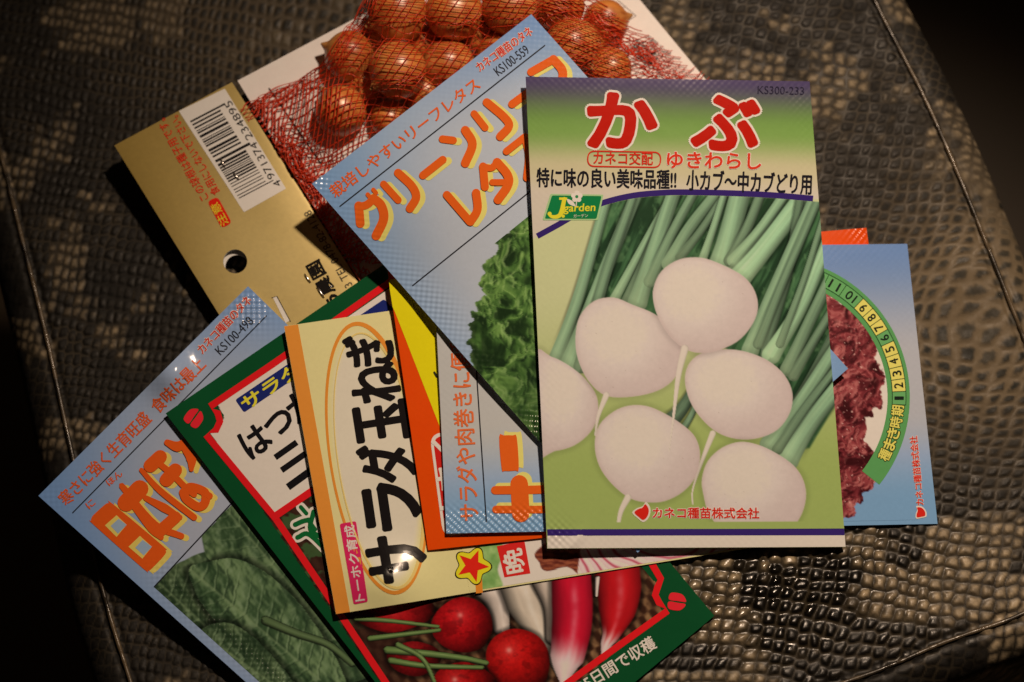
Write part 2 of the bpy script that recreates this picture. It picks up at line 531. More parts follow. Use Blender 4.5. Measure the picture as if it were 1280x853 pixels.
def build_cushion():
    xs = np.arange(-205, 205, 0.46); ys = np.arange(-150, 160, 0.46)
    X, Y = np.meshgrid(xs, ys)
    d = -sd_poly(X, Y, seam_w)                                  # >0 outside the seam
    R = 13.0
    do = np.clip(d, 0, None)
    drop = R - np.sqrt(R * R - np.minimum(do, R * 0.985) ** 2) + np.clip(do - R * 0.985, 0, None) * 5.5
    base = seat_mm(X, Y) - drop
    base = base - 0.8 * np.exp(-((d + 1.3) / 1.0) ** 2) - 0.6 * np.exp(-((d - 1.6) / 1.0) ** 2)
    # scale lattice
    big = unproj(1225, 395, 0.0)[:2] * 1000
    dx = X - big[0]; dy = Y - big[1]; rr = np.hypot(dx, dy)
    k = 1 - 0.56 * np.exp(-(rr / 30) ** 2)
    top = unproj(420, -10, 0.0)[:2] * 1000
    wx = big[0] + dx * k; wy = big[1] + dy * k
    r2 = np.hypot(X - top[0], Y - top[1]); k2 = 1 - 0.3 * np.exp(-(r2 / 45) ** 2)
    wx = top[0] + (wx - top[0]) * k2; wy = top[1] + (wy - top[1]) * k2
    wx = wx + 0.42 * (np.minimum(wx + 20, 0)); wy = wy * 1.0; wx = wx + 5 * (fbm(X / 34, Y / 34, 2, 9) - .5); wy = wy + 5 * (fbm(X / 34 + 9, Y / 34 + 5, 2, 8) - .5)
    a = math.radians(36) + 0.35 * (fbm(X / 90, Y / 90, 1, 3) - .5)
    a = math.radians(36)
    wx = wx + 1.1 * (fbm(X / 5, Y / 5, 2, 91) - .5); wy = wy + 1.1 * (fbm(X / 5 + 3, Y / 5, 2, 92) - .5)
    u = (wx * math.cos(a) + wy * math.sin(a)) / 5.5; v = (-wx * math.sin(a) + wy * math.cos(a)) / 2.6
    iv = np.floor(v); F1 = np.full(X.shape, 9.0); F2 = F1.copy()
    cu = np.zeros_like(X); cv = np.zeros_like(X); lu = np.zeros_like(X); lv = np.zeros_like(X)
    for dv in (-1, 0, 1, 2):
        jv = iv + dv; sh = 0.5 * np.mod(jv, 2)
        ju0 = np.floor(u - sh + 0.5)
        for du in (-1, 0, 1):
            ju = ju0 + du
            pu = ju + sh + 0.26 * (_hash(ju, jv, 1) - .5); pv = jv + 0.42 * (_hash(ju, jv, 2) - .5)
            eu = (u - pu); ev = (v - pv) * 0.62
            dist = np.hypot(eu, ev)
            m = dist < F1
            F2 = np.where(m, F1, np.minimum(F2, dist))
            cu = np.where(m, ju, cu); cv = np.where(m, jv, cv); lu = np.where(m, eu, lu); lv = np.where(m, ev, lv)
            F1 = np.where(m, dist, F1)
    e = F2 - F1
    plate = sst(0.0, 0.5, e)
    rnd = _hash(cu, cv, 5)
    # every scale rises towards its free tip and overlaps the next one
    h = plate * (0.30 + 0.85 * np.clip(-lu * 1.0 - lv * 0.45 + 0.35, 0.0, 0.9)) + 0.10 * (1 - (F1 / 0.55) ** 2) * plate
    h = h + 0.08 * (rnd - .5) * plate + 0.20 * (fbm(X / 1.1, Y / 1.1, 3, 31) - .5)
    inside = sst(3.0, -1.0, d) * 0.6 + 0.4
    fade = 1 - sst(1.0, 8.0, do - R)
    glz = np.exp(-(np.hypot((X - unproj(965, 725, 0.0)[0] * 1000) / 56, (Y - unproj(965, 725, 0.0)[1] * 1000) / 29)) ** 2)
    Z = base + h * (0.66 + 0.75 * glz) * inside * fade
    # scale colouring, taken at each scale's own centre
    px = X - (lu * math.cos(a) - lv / 0.62 * math.sin(a) * 0.56) * 5.2; py = Y - (lu * math.sin(a) + lv / 0.62 * math.cos(a) * 0.56) * 5.2
    n = fbm(px / 26 + 3.1 + 1.2 * fbm(px / 50, py / 50, 2, 5), py / 17 + 7.7, 4, 21)
    bandn = np.sin((px * 0.45 + py) / 12 + 7 * fbm(px / 40, py / 40, 2, 12))
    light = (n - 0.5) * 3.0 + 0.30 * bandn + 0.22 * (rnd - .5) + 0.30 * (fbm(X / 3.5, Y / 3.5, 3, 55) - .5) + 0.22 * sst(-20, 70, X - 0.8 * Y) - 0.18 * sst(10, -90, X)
    light = sst(-0.06, 0.24, light)
    deep = sst(0.50, 0.57, fbm(px / 26 + 40, py / 19 + 12, 3, 88) + 0.05 * (rnd - .5))      # black blotches of the hide
    light = light * (1 - 0.97 * deep)
    bz = np.exp(-(np.hypot(X - big[0], (Y - big[1]) * .8) / 27) ** 2)
    lc = np.array([0.15, 0.12, 0.078]); dc = np.array([0.0065, 0.0056, 0.0045])
    tone = 0.75 + 0.5 * _hash(cu, cv, 7)
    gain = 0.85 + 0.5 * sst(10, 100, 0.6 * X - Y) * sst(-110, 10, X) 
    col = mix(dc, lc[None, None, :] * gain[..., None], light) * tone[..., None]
    mott = fbm(X / 1.3, Y / 1.3, 3, 61)
    col = col * (0.35 + 1.3 * mott)[..., None] * (0.60 + 0.75 * sst(0.2, 0.55, e + 0.25 * (mott - .5)))[..., None]
    groove = mix(np.array([0.009, 0.0075, 0.0055]), np.array([0.045, 0.036, 0.023]), sst(0.2, 0.8, fbm(X / 18, Y / 18, 2, 71)))
    col = mix(groove, col, sst(0.03, 0.22, e))
    darkc = mix(np.array([0.15, 0.115, 0.07]), np.array([0.009, 0.010, 0.0075]), sst(0.16, 0.52, e + 0.3 * (mott - .5)))
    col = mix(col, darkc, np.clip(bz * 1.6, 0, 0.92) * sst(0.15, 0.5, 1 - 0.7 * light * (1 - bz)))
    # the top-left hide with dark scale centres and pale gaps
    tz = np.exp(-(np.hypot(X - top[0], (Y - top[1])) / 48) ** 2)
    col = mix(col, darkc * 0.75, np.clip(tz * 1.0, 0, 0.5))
    N = X.size
    keep = (Z > -95).ravel()
    f = grid_faces(len(xs), len(ys)); f = f[:, ::-1]; f = f[keep[f].all(1)]
    used = np.zeros(N, bool); used[f.ravel()] = True; mp = np.cumsum(used) - 1
    co = np.stack([X, Y, Z], -1).reshape(-1, 3)[used] / 1000
    # normals must look up
    f = mp[f]; p = co[f[0]]
    if np.cross(p[1] - p[0], p[2] - p[0])[2] < 0:
        f = f[:, ::-1]
    m = bpy.data.materials.new('snakeskin'); m.use_nodes = True; nt = m.node_tree; b = nt.nodes['Principled BSDF']
    at = nt.nodes.new('ShaderNodeAttribute'); at.attribute_name = 'Col'; nt.links.new(at.outputs['Color'], b.inputs['Base Color'])
    b.inputs['Specular IOR Level'].default_value = 0.5
    rz = nt.nodes.new('ShaderNodeTexNoise'); rz.inputs['Scale'].default_value = 220; rz.inputs['Detail'].default_value = 2
    rm = nt.nodes.new('ShaderNodeMapRange'); rm.inputs['From Min'].default_value = 0.35; rm.inputs['From Max'].default_value = 0.65
    rm.inputs['To Min'].default_value = 0.16; rm.inputs['To Max'].default_value = 0.42
    nt.links.new(rz.outputs['Fac'], rm.inputs['Value']); ga = nt.nodes.new('ShaderNodeAttribute'); ga.attribute_name = 'emb'; gm = nt.nodes.new('ShaderNodeMath'); gm.operation = 'ADD'
    nt.links.new(rm.outputs['Result'], gm.inputs[0]); nt.links.new(ga.outputs['Fac'], gm.inputs[1]); nt.links.new(gm.outputs[0], b.inputs['Roughness'])
    tc = nt.nodes.new('ShaderNodeTexCoord'); nz = nt.nodes.new('ShaderNodeTexNoise'); nz.inputs['Scale'].default_value = 1500; nz.inputs['Detail'].default_value = 3
    nt.links.new(tc.outputs['Object'], nz.inputs['Vector']); nt.links.new(tc.outputs['Object'], rz.inputs['Vector'])
    bp = nt.nodes.new('ShaderNodeBump'); bp.inputs['Distance'].default_value = 0.00006; nt.links.new(nz.outputs['Fac'], bp.inputs['Height'])
    nt.links.new(bp.outputs['Normal'], b.inputs['Normal'])
    root = root_at('seat_cushion', (0, 0, -0.1), 'dark snakeskin leather cushion with piped seams under the pile of seed packets', 'cushion')
    gx, gy = unproj(965, 725, 0.0)[:2] * 1000
    worn = 0.42 - 0.50 * np.exp(-(np.hypot((X - gx) / 58, (Y - gy) / 30)) ** 2) + 0.12 * (fbm(X / 12, Y / 12, 2, 33) - .5)          # the hide is duller where it is worn
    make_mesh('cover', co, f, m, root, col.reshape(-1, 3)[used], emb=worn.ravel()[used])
    sw = np.vstack([seam_w, seam_w[:1]])
    fine = np.concatenate([np.linspace(sw[i], sw[i + 1], 10, endpoint=False) for i in range(len(sw) - 1)] + [sw[:1]])
    zz = seat_mm(fine[:, 0], fine[:, 1]) + 0.15
    rad = 0.55 + 0.18 * noise(np.arange(len(fine)) * 0.5, 0 * fine[:, 0], 3)
    v, fq = tube(np.column_stack([fine, zz]) / 1000, rad / 1000, 8)
    pc = mix(np.array([0.025, 0.02, 0.014]), np.array([0.12, 0.09, 0.055]), sst(.3, .7, fbm(v[:, 0] * 160, v[:, 1] * 160, 2, 6)))
    make_mesh('piping', v, fq, m, root, pc)


build_cushion()

# ================================================================== onion pack: header card, backing card, net; onions
def card_paint_gold(X, Y, S, T):
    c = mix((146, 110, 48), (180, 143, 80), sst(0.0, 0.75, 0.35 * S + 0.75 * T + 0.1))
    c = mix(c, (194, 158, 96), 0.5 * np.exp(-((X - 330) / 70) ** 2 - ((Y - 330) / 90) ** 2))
    c = c * (1 + 0.05 * (fbm(X / 3, Y / 3, 2, 4) - .5))[..., None]
    return c


HEAD = [(143, 182), (290, 103), (529, 480), (380, 565)]
BACK = [(297, 101), (705, -115), (955, 188), (527, 478)]
head = Sheet(HEAD, [3.5, 6.5, 2.6, 1.6], 1.0, seal=0)
back = Sheet(BACK, [5.5, 2.0, 1.5, 1.2], 0.5, seal=0)
CARD = plain_mat('matt_card', None) if False else print_mat('matt_card', None, 0.5, 0.35, 0.0, False)
GOLD = print_mat('gold_card', None, 0.42, 0.5, 0.25, False)

cx = unproj(470, 230, 0.0)
pack = root_at('onion_set_pack', (cx[0], cx[1], -0.004), 'red net pack of onion sets with gold header card, barcode label and hang hole', 'net pack')


def build_header(head, hc, name, paint, mat):
    # the card with its round hang hole, cut out of the grid
    hc = np.array(hc); hr = 15.0
    nu, nv = 80, 180
    S, T = np.meshgrid(np.linspace(0, 1, nu), np.linspace(0, 1, nv)); X, Y = head.px(S, T)
    d = np.hypot(X - hc[0], Y - hc[1])
    near = d < hr + 5
    f = grid_faces(nu, nv)
    inner = (d < hr).ravel()
    f = f[~inner[f].any(1)]
    # pull the rim of the grid onto the circle
    rim = np.zeros(X.size, bool)
    cnt = np.zeros(X.size, int); np.add.at(cnt, f.ravel(), 1)
    rim = (cnt > 0) & (cnt < 4) & near.ravel()
    xf, yf = X.ravel().copy(), Y.ravel().copy(); dd = np.hypot(xf - hc[0], yf - hc[1]) + 1e-9
    xf[rim] = hc[0] + (xf[rim] - hc[0]) / dd[rim] * hr; yf[rim] = hc[1] + (yf[rim] - hc[1]) / dd[rim] * hr
    X = xf.reshape(X.shape); Y = yf.reshape(Y.shape); S, T = head.st(X, Y)
    top = head.lift(X, Y).reshape(-1, 3); N = len(top); bot = top - np.array([0, 0, 0.0007])
    col = ink(paint(X, Y, S, T)).reshape(-1, 3)
    # side walls on every open edge
    e = {}
    for q in f:
        for a, b in zip(q, np.roll(q, -1)):
            e[(int(a), int(b))] = 1
    open_e = np.array([k for k in e if (k[1], k[0]) not in e])
    base = 2 * N
    wv = np.concatenate([top[open_e[:, 0]], top[open_e[:, 1]], bot[open_e[:, 1]], bot[open_e[:, 0]]]); m = len(open_e); i = np.arange(m)
    wall = np.stack([base + i + m, base + i, base + i + 3 * m, base + i + 2 * m], -1)
    co = np.concatenate([top, bot, wv]); faces = np.concatenate([f, f[:, ::-1] + N, wall])
    cols = np.concatenate([col, np.repeat(ink([(205, 182, 160)]), N, 0), np.repeat(ink([(215, 195, 170)]), 4 * m, 0)])
    return make_mesh(name, co, faces, mat, pack, cols)


header = build_header(head, (294.0, 327.0), 'header_card', card_paint_gold, GOLD)
flap = Sheet([(147, 183), (290, 106), (527, 478), (382, 562)], [1.4, 4.4, 0.9, 0.0], 1.0, seal=0)
build_header(flap, (296.5, 334.0), 'rear_flap', lambda X, Y, S, T: np.ones(X.shape + (3,)) * np.array([206, 184, 158]), CARD)
# barcode sticker
q = [(223.5, 139), (281, 111), (357.5, 236), (305, 265.5)]
lab = head.flat('barcode_label', header, poly(rrect(q, 1.2), (214, 190, 176), 8), rough=0.45)
sh = []
bar0 = np.array([237.5, 151.5]); bar1 = np.array([299, 248.5]); across = np.array([44, -23.0])    # along the row of bars, and along one bar
pat = '1.1..33.1.22.1..11.3.1.2..1.33.1.1.2.1.22.1.1.3..1.1.2.33.1.1.22.1.3.1.1'
rb = random.Random(11); pos = 0.0; bars = []
mods = 95.0; k = 0
while k < 95:
    wd = rb.choice([1, 1, 1, 2, 2, 3]); gp = rb.choice([1, 1, 1, 2, 2, 3])
    bars.append((k, wd)); k += wd + gp
for k, wd in bars:
    a = bar0 + (bar1 - bar0) * k / mods; b = bar0 + (bar1 - bar0) * min(95, k + wd * 0.92) / mods
    ex = 0.98 if (k < 4 or k > 91 or 45 < k < 50) else 0.80
    sh += poly([a, b, b + across * ex, a + across * ex], (32, 26, 24), 14)
head.flat('barcode', lab, sh)
sh = text('4', (352.5, 230.5), (349, 224), 9.5, (34, 28, 26)) + text('971374', (344.5, 221), (320, 176.5), 9.5, (34, 28, 26)) + text('234895', (317, 171.5), (288, 125), 9.5, (34, 28, 26))
head.flat('barcode_number', lab, sh)
sh = text('この球根は種子用です。', (262, 247), (206, 147), 12.5, (196, 38, 20), 0.012) + text('食用にしないで下さい。', (276, 240), (222, 143), 12, (196, 38, 20), 0.012)
head.flat('warning_lettering', header, sh)
sh = poly(rrect([(259, 252), (272, 246), (290, 279), (277, 285.5)], 5.5), (200, 30, 16), 10) + text('注意', (286.5, 279), (272, 252), 11.5, (222, 170, 40), 0.01, 15)
head.flat('caution_badge', header, sh)
sh = text('農園', (420, 363), (399, 324), 20, (26, 20, 16), 0.035) + text('う', (430, 381), (421, 365), 17, (26, 20, 16), 0.04)
head.flat('farm_lettering', header, sh)
head.flat('telephone_lettering', header, text('3 TEL 0478-82-4128', (441, 356), (388, 262), 10, (52, 42, 30), 0.004), rough=.5)
head.flat('price_box', header, poly([(341, 372), (346, 371), (362, 401), (357, 404)], (214, 190, 160), 8) + stroke([(340, 372.5), (346, 370.5), (363, 402)], 1.0, (60, 48, 36), 12, False))


def staple(p0, p1, parent):
    n = 9; t = np.linspace(0, 1, n); P = np.array(p0)[None, :] * (1 - t[:, None]) + np.array(p1)[None, :] * t[:, None]
    path = head.lift(P[:, 0], P[:, 1], 18) + np.array([0, 0, 1])[None, :] * (0.0004 * np.sin(math.pi * t) ** 0.5)[:, None]
    v, f = tube(path, 0.00028, 6)
    make_mesh('staple', v, f, plain_mat('steel', (0.75, 0.72, 0.68), 0.2, 1.0), parent)


staple((276, 199), (281, 209), header); staple((292, 216), (298, 224), header)
staple((381, 343), (388, 353), header); staple((397, 360), (405, 372), header)


def back_paint(X, Y, S, T):
    c = np.ones(X.shape + (3,)) * np.array([206, 178, 156])
    return c * (1 + 0.04 * (fbm(X / 4, Y / 4, 2, 8) - .5))[..., None]


bk = back.body('backing_card', back_paint, 8, 0.5, CARD, pack)
sh = stroke([(336.5, 111), (402, 206)], 2.0, (36, 28, 22), 14, False)
sh += text('9月～11月', (388, 222), (322, 124), 11, (40, 30, 24), 0.01)
for p, qx in (((312, 137), (320, 126)), ((316, 143), (325, 131)), ((321, 148), (328, 136))):
    sh += stroke([p, qx], 2.2, (34, 26, 22), 15, False)
back.flat('growing_chart', bk, sh)
sh = text('商業', (785, 64), (812, 86), 20, (40, 32, 30), 0.035) + text('上の', (806, 100), (838, 124), 18, (40, 32, 30), 0.03)
sh += stroke([(735, 12), (790, 83)], 1.6, (50, 40, 34), 16, False)
for a, b in (((757, 2), (784, 27)), ((765, -6), (795, 20)), ((774, -13), (783, -6)), ((784, 27), (795, 20)), ((770, 14), (782, 8)), ((757, 2), (774, -13))):
    sh += stroke([a, b], 0.8, (120, 100, 90), 14, False)
sh += text('種球', (806, 47), (836, 72), 6, (120, 96, 84))
back.flat('shop_lettering', bk, sh)

# ---- onions
ON = [  # centre, radius, height above the card (mm), direction of the neck (px), stretch, label
    ((497, 16), 40, 15, (-0.9, 0.5), 'plump shiny brown onion at the top edge, leftmost of the big top row'),
    ((567, 16), 38, 15, (-0.2, -1), 'round amber onion with a bright highlight, second of the big top row'),
    ((638, 10), 38, 15, (-0.3, -1), 'brown onion at the top of the net just left of the lettuce packet corner'),
    ((697, 6), 36, 14.5, (0.3, -1), 'brown onion at the top of the net just right of the lettuce packet corner'),
    ((497, 88), 38, 16.0, (-0.9, 0.75), 'largest shiny brown onion in the middle of the net with a pale neck'),
    ((426, 139), 34, 9.5, (-0.75, -0.9), 'small matt brown onion lowest to the left in the net beside the header card'),
    ((437, 70), 34, 9.5, (-1, -0.4), 'dim reddish onion lying behind the largest one at the left of the net'),
    ((716, 58), 37, 13.0, (0.6, 0.8), 'copper onion showing beside the right edge of the lettuce packet'),
    ((487, 150), 26, 6.5, (0.7, 0.7), 'shadowed small onion tucked under the largest one at the lettuce packet edge'),
    ((560, 82), 35, 9.0, (0.5, 0.9), 'shadowed dark onion right of the largest one and above the packet writing'),
    ((624, 68), 30, 8.0, (0, 1), 'dark onion partly hidden under the top corner of the lettuce packet'),
    ((762, 88), 30, 9.0, (0.8, 0.5), 'onion at the right end of the net just above the turnip packet'),
    ((757, 28), 31, 7.0, (0.9, -0.2), 'dusky onion against the right seam of the net'),
    # the lower layer, glimpsed in the gaps
    ((531, 55), 29, 5.0, (1, 0), 'dark onion of the lower layer glimpsed in the first gap of the top row'),
    ((600, 42), 29, 5.0, (1, 0.3), 'dark onion of the lower layer glimpsed under the second gap of the top row'),
    ((668, 30), 28, 5.0, (0, -1), 'dark onion of the lower layer glimpsed behind the top corner of the lettuce packet'),
    ((470, 52), 28, 5.0, (-1, 0), 'dark onion of the lower layer glimpsed at the left end of the top row'),
    ((455, 112), 27, 4.6, (-1, 0.6), 'dark onion of the lower layer just above the small matt one'),
    ((530, 118), 28, 4.8, (0.4, 1), 'dark onion of the lower layer glimpsed beside the largest onion'),
    ((738, 55), 27, 4.6, (1, 0.4), 'dark lower-layer onion glimpsed between the copper and dusky onions'),
]
onion_spheres = []


def build_onion(c, r, h, nd, label):
    P = unproj(c[0], c[1], h / 1000); R = r * 0.247e-3
    R = R * 0.97
    ax = np.array([nd[0], -nd[1], 0.15]); ax /= np.linalg.norm(ax)
    e1 = np.cross(ax, [0, 0, 1.0]); e1 /= np.linalg.norm(e1); e2 = np.cross(e1, ax)
    nu, nv = 48, 30
    th = np.linspace(0, 2 * math.pi, nu, endpoint=False); ph = np.linspace(0.02, math.pi - 0.02, nv)
    TH, PH = np.meshgrid(th, ph)
    sd = random.randint(0, 500)
    rad = R * (1 + 0.02 * np.sin(3 * TH + sd) + 0.02 * (fbm(np.cos(TH) * 2 + 3 + sd, np.sin(TH) * 2 + PH, 2, sd) - .5))
    xx = np.cos(PH) * R * 0.98 + 0.22 * R * np.exp(-(PH / 0.16) ** 2); rr = np.sin(PH) * rad
    rr = rr * (1 - 0.25 * np.exp(-(PH / 0.5) ** 2)) + 0.02 * R * np.exp(-(PH / 0.3) ** 2)
    co = P + xx[..., None] * ax + (rr * np.cos(TH))[..., None] * e1 + (rr * np.sin(TH))[..., None] * e2
    st = fbm(TH * 7 + sd, PH * 0.8, 3, sd); st = np.where(TH > math.pi * 1.9, st, st)
    bl = fbm(np.cos(TH) * 1.5 + 2 + sd, np.sin(TH) * 1.5 + PH * 1.2, 3, sd + 1)
    vein = np.abs(np.sin(TH * 11 + 1.5 * (bl - .5))) ** 14
    c1 = mix((0.74, 0.275, 0.058), (0.52, 0.15, 0.03), sst(0.3, 0.7, st)); c1 = mix(c1, (0.78, 0.37, 0.11), 0.6 * sst(0.5, 0.75, bl))
    c1 = mix(c1, (0.22, 0.05, 0.012), 0.3 * vein)
    c1 = mix(c1, (0.50, 0.27, 0.1), np.exp(-(PH / 0.2) ** 2))
    i = np.arange(nu); f = []
    for j in range(nv - 1):
        f.append(np.stack([j * nu + i, j * nu + (i + 1) % nu, (j + 1) * nu + (i + 1) % nu, (j + 1) * nu + i], -1))
    f = np.concatenate(f)[:, ::-1]
    o = make_mesh('onion', co.reshape(-1, 3), f, print_mat('onion_skin', None, 0.36, 1.0, 0, False), None, c1.reshape(-1, 3))
    tag(o, label, 'onion', 'onion sets inside the red net')
    onion_spheres.append((P, R))


for c, r, h, nd, label in ON:
    build_onion(c, r, h, nd, label)


def net_height(P):
    """height of the net above a point of the card (world metres)"""
    base = back.zz(*back.st(P[..., 2], P[..., 3]), P[..., 2], P[..., 3]) + 0.0009
    h = np.zeros(base.shape)
    for c, R in onion_spheres:
        d = np.hypot(P[..., 0] - c[0], P[..., 1] - c[1]); RR = R * 1.1
        hs = c[2] + np.sqrt(np.clip(RR * RR - d * d, 0, None)) - base
        hs = np.where(d < RR, hs, 0)
        # tent from the onion's flank down to the card
        ten = (c[2] + 0.55 * R - base) * np.clip(1 - (d - 0.8 * R) / (1.25 * R), 0, 1)
        h = np.maximum(h, np.maximum(hs, np.where(d > 0.8 * R, ten, 0)))
    return base, h


def build_net():
    A0 = np.array([301.0, 112.0]); A1 = np.array([530.0, 480.0])      # along the header
    ax = np.array([0.885, -0.466]); L = 520.0                         # away from it
    bdir = (A1 - A0) / np.linalg.norm(A1 - A0); bl = np.linalg.norm(A1 - A0)
    far = np.array([0.64, 0.768])

    def pos(a, b):
        """a 0..1 header -> far fringe, b 0..1 across"""
        g = sst(0, 0.16, a)
        lo = 0.055 * (1 - sst(0.0, 0.05, a)) - 0.20 * sst(0.03, 0.26, a)
        lo = np.where(a > 0.6, lo + 0.27 * sst(0.7, 0.93, a), lo)
        bb = lo + (1.06 - lo) * b
        dirb = mix(np.broadcast_to(bdir, a.shape + (2,)), np.broadcast_to(far, a.shape + (2,)), a)
        return A0 + (a * L * 0.965)[..., None] * ax + (bb * bl)[..., None] * dirb

    ts = []
    rn = random.Random(3)
    EDGE = np.array([(300, 138), (313, 129), (332, 117), (365, 104), (404, 79), (427, 44), (449, 16), (466, -20), (490, -80)], float)
    FR = np.array([(700, -60), (738, -8), (760, 10), (780, 26), (802, 38), (818, 47), (838, 62), (862, 80), (890, 101), (910, 118)], float)

    def inside(q, rag):
        """between the drawn-in upper edge and the cut fringe"""
        lx = np.interp(q[:, 1], EDGE[::-1, 1], EDGE[::-1, 0]); fy = np.interp(q[:, 0], FR[:, 0], FR[:, 1])
        return (q[:, 0] < 906) & (q[:, 0] > lx) & ((q[:, 1] > fy + rag) | (q[:, 0] < 700))

    def add(q, r, lift):
        if len(q) < 4:
            return
        Pw = unproj(q[:, 0], q[:, 1], 0.004)
        base, h = net_height(np.column_stack([Pw[:, :2], q]))
        z = base + h
        # second look at the height where the line of sight really meets the net
        for _ in range(2):
            Pw = unproj(q[:, 0], q[:, 1], z); base, h = net_height(np.column_stack([Pw[:, :2], q])); z = base + h
        z = np.convolve(np.pad(z, 1, 'edge'), [.25, .5, .25], 'valid') + lift
        ts.append(tube(np.column_stack([Pw[:, :2], z]), r, 3))

    nline = 58
    for fam in (0, 1):
        for k in range(-nline, nline * 2):
            b0 = k / nline + rn.uniform(-.1, .1) / nline
            sl = 0.72 if fam == 0 else -0.5
            a = np.linspace(-0.005, 1.04, 190)
            b = b0 + sl * a + 0.003 * np.sin(a * 14 + k) + 0.002 * np.sin(a * 43 + 2.2 * k)
            q = pos(a, b)
            ok = (b > 0) & (b < 1) & (q[:, 1] > -60) & (q[:, 1] < 330) & inside(q, rn.uniform(-4, 9))
            i = np.flatnonzero(ok)
            if len(i) < 5:
                continue
            for run in np.split(i, np.flatnonzero(np.diff(i) > 1) + 1):
                add(q[run], 0.00015 + 0.00003 * rn.random() + 0.00009 * sst(0.3, 0.1, a[run]), 0.0003 * fam + 0.00015 * np.sin(np.arange(len(run)) * .9 + k))
    # the drawn-in edge: many threads running together
    eg = smooth_open(EDGE, 10)
    for k in range(9):
        off = abs(rn.gauss(0, 10)); n_ = np.gradient(eg, axis=0); n_ /= np.linalg.norm(n_, axis=1)[:, None]
        q = eg + np.stack([-n_[:, 1], n_[:, 0]], 1) * (off + 2.5 * np.sin(np.arange(len(eg)) * .35 + k))[:, None]
        add(q[q[:, 1] > -50], 0.00013, rn.uniform(0, 0.001))
    # gathered, knotted slack along the header and at the fringe
    for k in range(100):
        a0 = abs(rn.gauss(0.0, 0.017)); b0 = rn.uniform(0.1, 0.75)
        n = 22; t = np.linspace(0, 1, n)
        a = np.clip(a0 + 0.05 * t * rn.uniform(-1, 1) + 0.008 * np.sin(t * 9 + k), 0, 1); b = b0 + t * rn.uniform(0.05, 0.16) + 0.006 * np.sin(t * 13 + k)
        q = pos(a, b); ok = inside(q, 0)
        if ok.all():
            add(q, 0.0002, rn.uniform(0.0002, 0.002) + 0.0004 * np.sin(t * 12 + k))
    for k in range(40):
        x0 = rn.uniform(725, 900); n = 12; t = np.linspace(0, 1, n); ln = rn.uniform(8, 26)
        x = x0 + ln * t; y = np.interp(x, FR[:, 0], FR[:, 1]) + 30 + rn.gauss(0, 9) + 3 * np.sin(t * 6 + k) + (5 * np.sin(k))
        add(np.column_stack([x, y]), 0.0002 if k % 3 else 0.0003, 0.0003)
    v, f = join_tubes(ts)
    make_mesh('net', v, f, plain_mat('red_plastic_net', (0.66, 0.05, 0.016), 0.3), pack)


build_net()

# ================================================================== the printed pictures
def bgblue(X, Y, S, T, hi=(192, 176, 168), lo=(126, 146, 170), ex=1.0):
    r = np.hypot((S - 0.55) / 0.62, (T - 0.48) / 0.60)
    return mix(hi, lo, np.clip(sst(0.55, 1.2, r) * ex, 0, 1))


def leafy(X, Y, pal, sc=1.0, seed=0):
    """ruffled lettuce: folded ridges, dark gaps and pale frilled edges"""
    x = X * sc; y = Y * sc
    wx = 16 * (fbm(x / 34, y / 34, 3, seed) - .5); wy = 16 * (fbm(x / 34 + 7, y / 34 + 3, 3, seed + 1) - .5)
    a = fbm((x + wx) / 26, (y + wy) / 26, 3, seed + 2)
    b = fbm((x + 1.7 * wx) / 9, (y + 1.7 * wy) / 9, 3, seed + 3)
    rid = 1 - np.abs(2 * fbm((x + 2 * wx) / 15, (y + 2 * wy) / 15, 2, seed + 4) - 1)
    v = 0.55 * a + 0.25 * b + 0.3 * (rid - .55)
    c = mix(pal[0], pal[1], sst(0.26, 0.44, v)); c = mix(c, pal[2], sst(0.42, 0.60, v)); c = mix(c, pal[3], sst(0.60, 0.78, v) * .8)
    # crinkled blades: the relief the photographed leaf shows
    q1 = fbm((x + 1.5 * wx) / 11, (y + 1.5 * wy) / 11, 4, seed + 6); fr = np.abs(np.sin(9 * a + 5 * q1))
    hgt = 9 * a + 3.2 * q1 + 1.3 * fr
    gy, gx = np.gradient(hgt)
    sh = np.clip((-gx * 0.8 - gy * 0.6) * 1.5, -1, 1)
    c = mix(c, pal[3], np.clip(sh, 0, 1) * 0.55); c = mix(c, pal[0], np.clip(-sh, 0, 1) * 0.65)
    c = mix(c, pal[0], sst(0.16, 0.0, fr) * 0.55)
    edge = sst(0.90, 0.985, rid) * sst(.35, .6, a)
    c = mix(c, pal[3], edge * 0.4)
    deep = sst(0.40, 0.27, a)
    return mix(c, pal[0], deep * 0.75)


# ------------------------------------------------ turnip packet (top of the pile)
turnip = Sheet([(657, 96), (1012, 102), (1057, 684), (684, 686)], [29.5, 21.5, 3.4, 9.9], 0.7, seal=0.06, extra=lambda X, Y: 0.0007 * np.exp(-(((X - 716) + 0.8 * (Y - 680)) / 9) ** 2 - (((Y - 680) - 0.8 * (X - 716)) / 22) ** 2),
               emb=lambda S, T, X, Y, e: e + 0.4 * spot_at(X, Y, 1000, 124, 20, 16) + 1.8 * spot_at(X, Y, 698, 670, 18, 18))
ARC = smooth_open([(660, 303), (667, 298), (697, 281.5), (726, 265), (756, 253), (792, 244.5), (830, 241), (861, 240.5), (910, 241.5), (956, 243.5), (990, 246), (1023, 249)], 5)


def z4(p):
    return [(640 + x / 2.245, 320 + y / 2.245) for x, y in p]


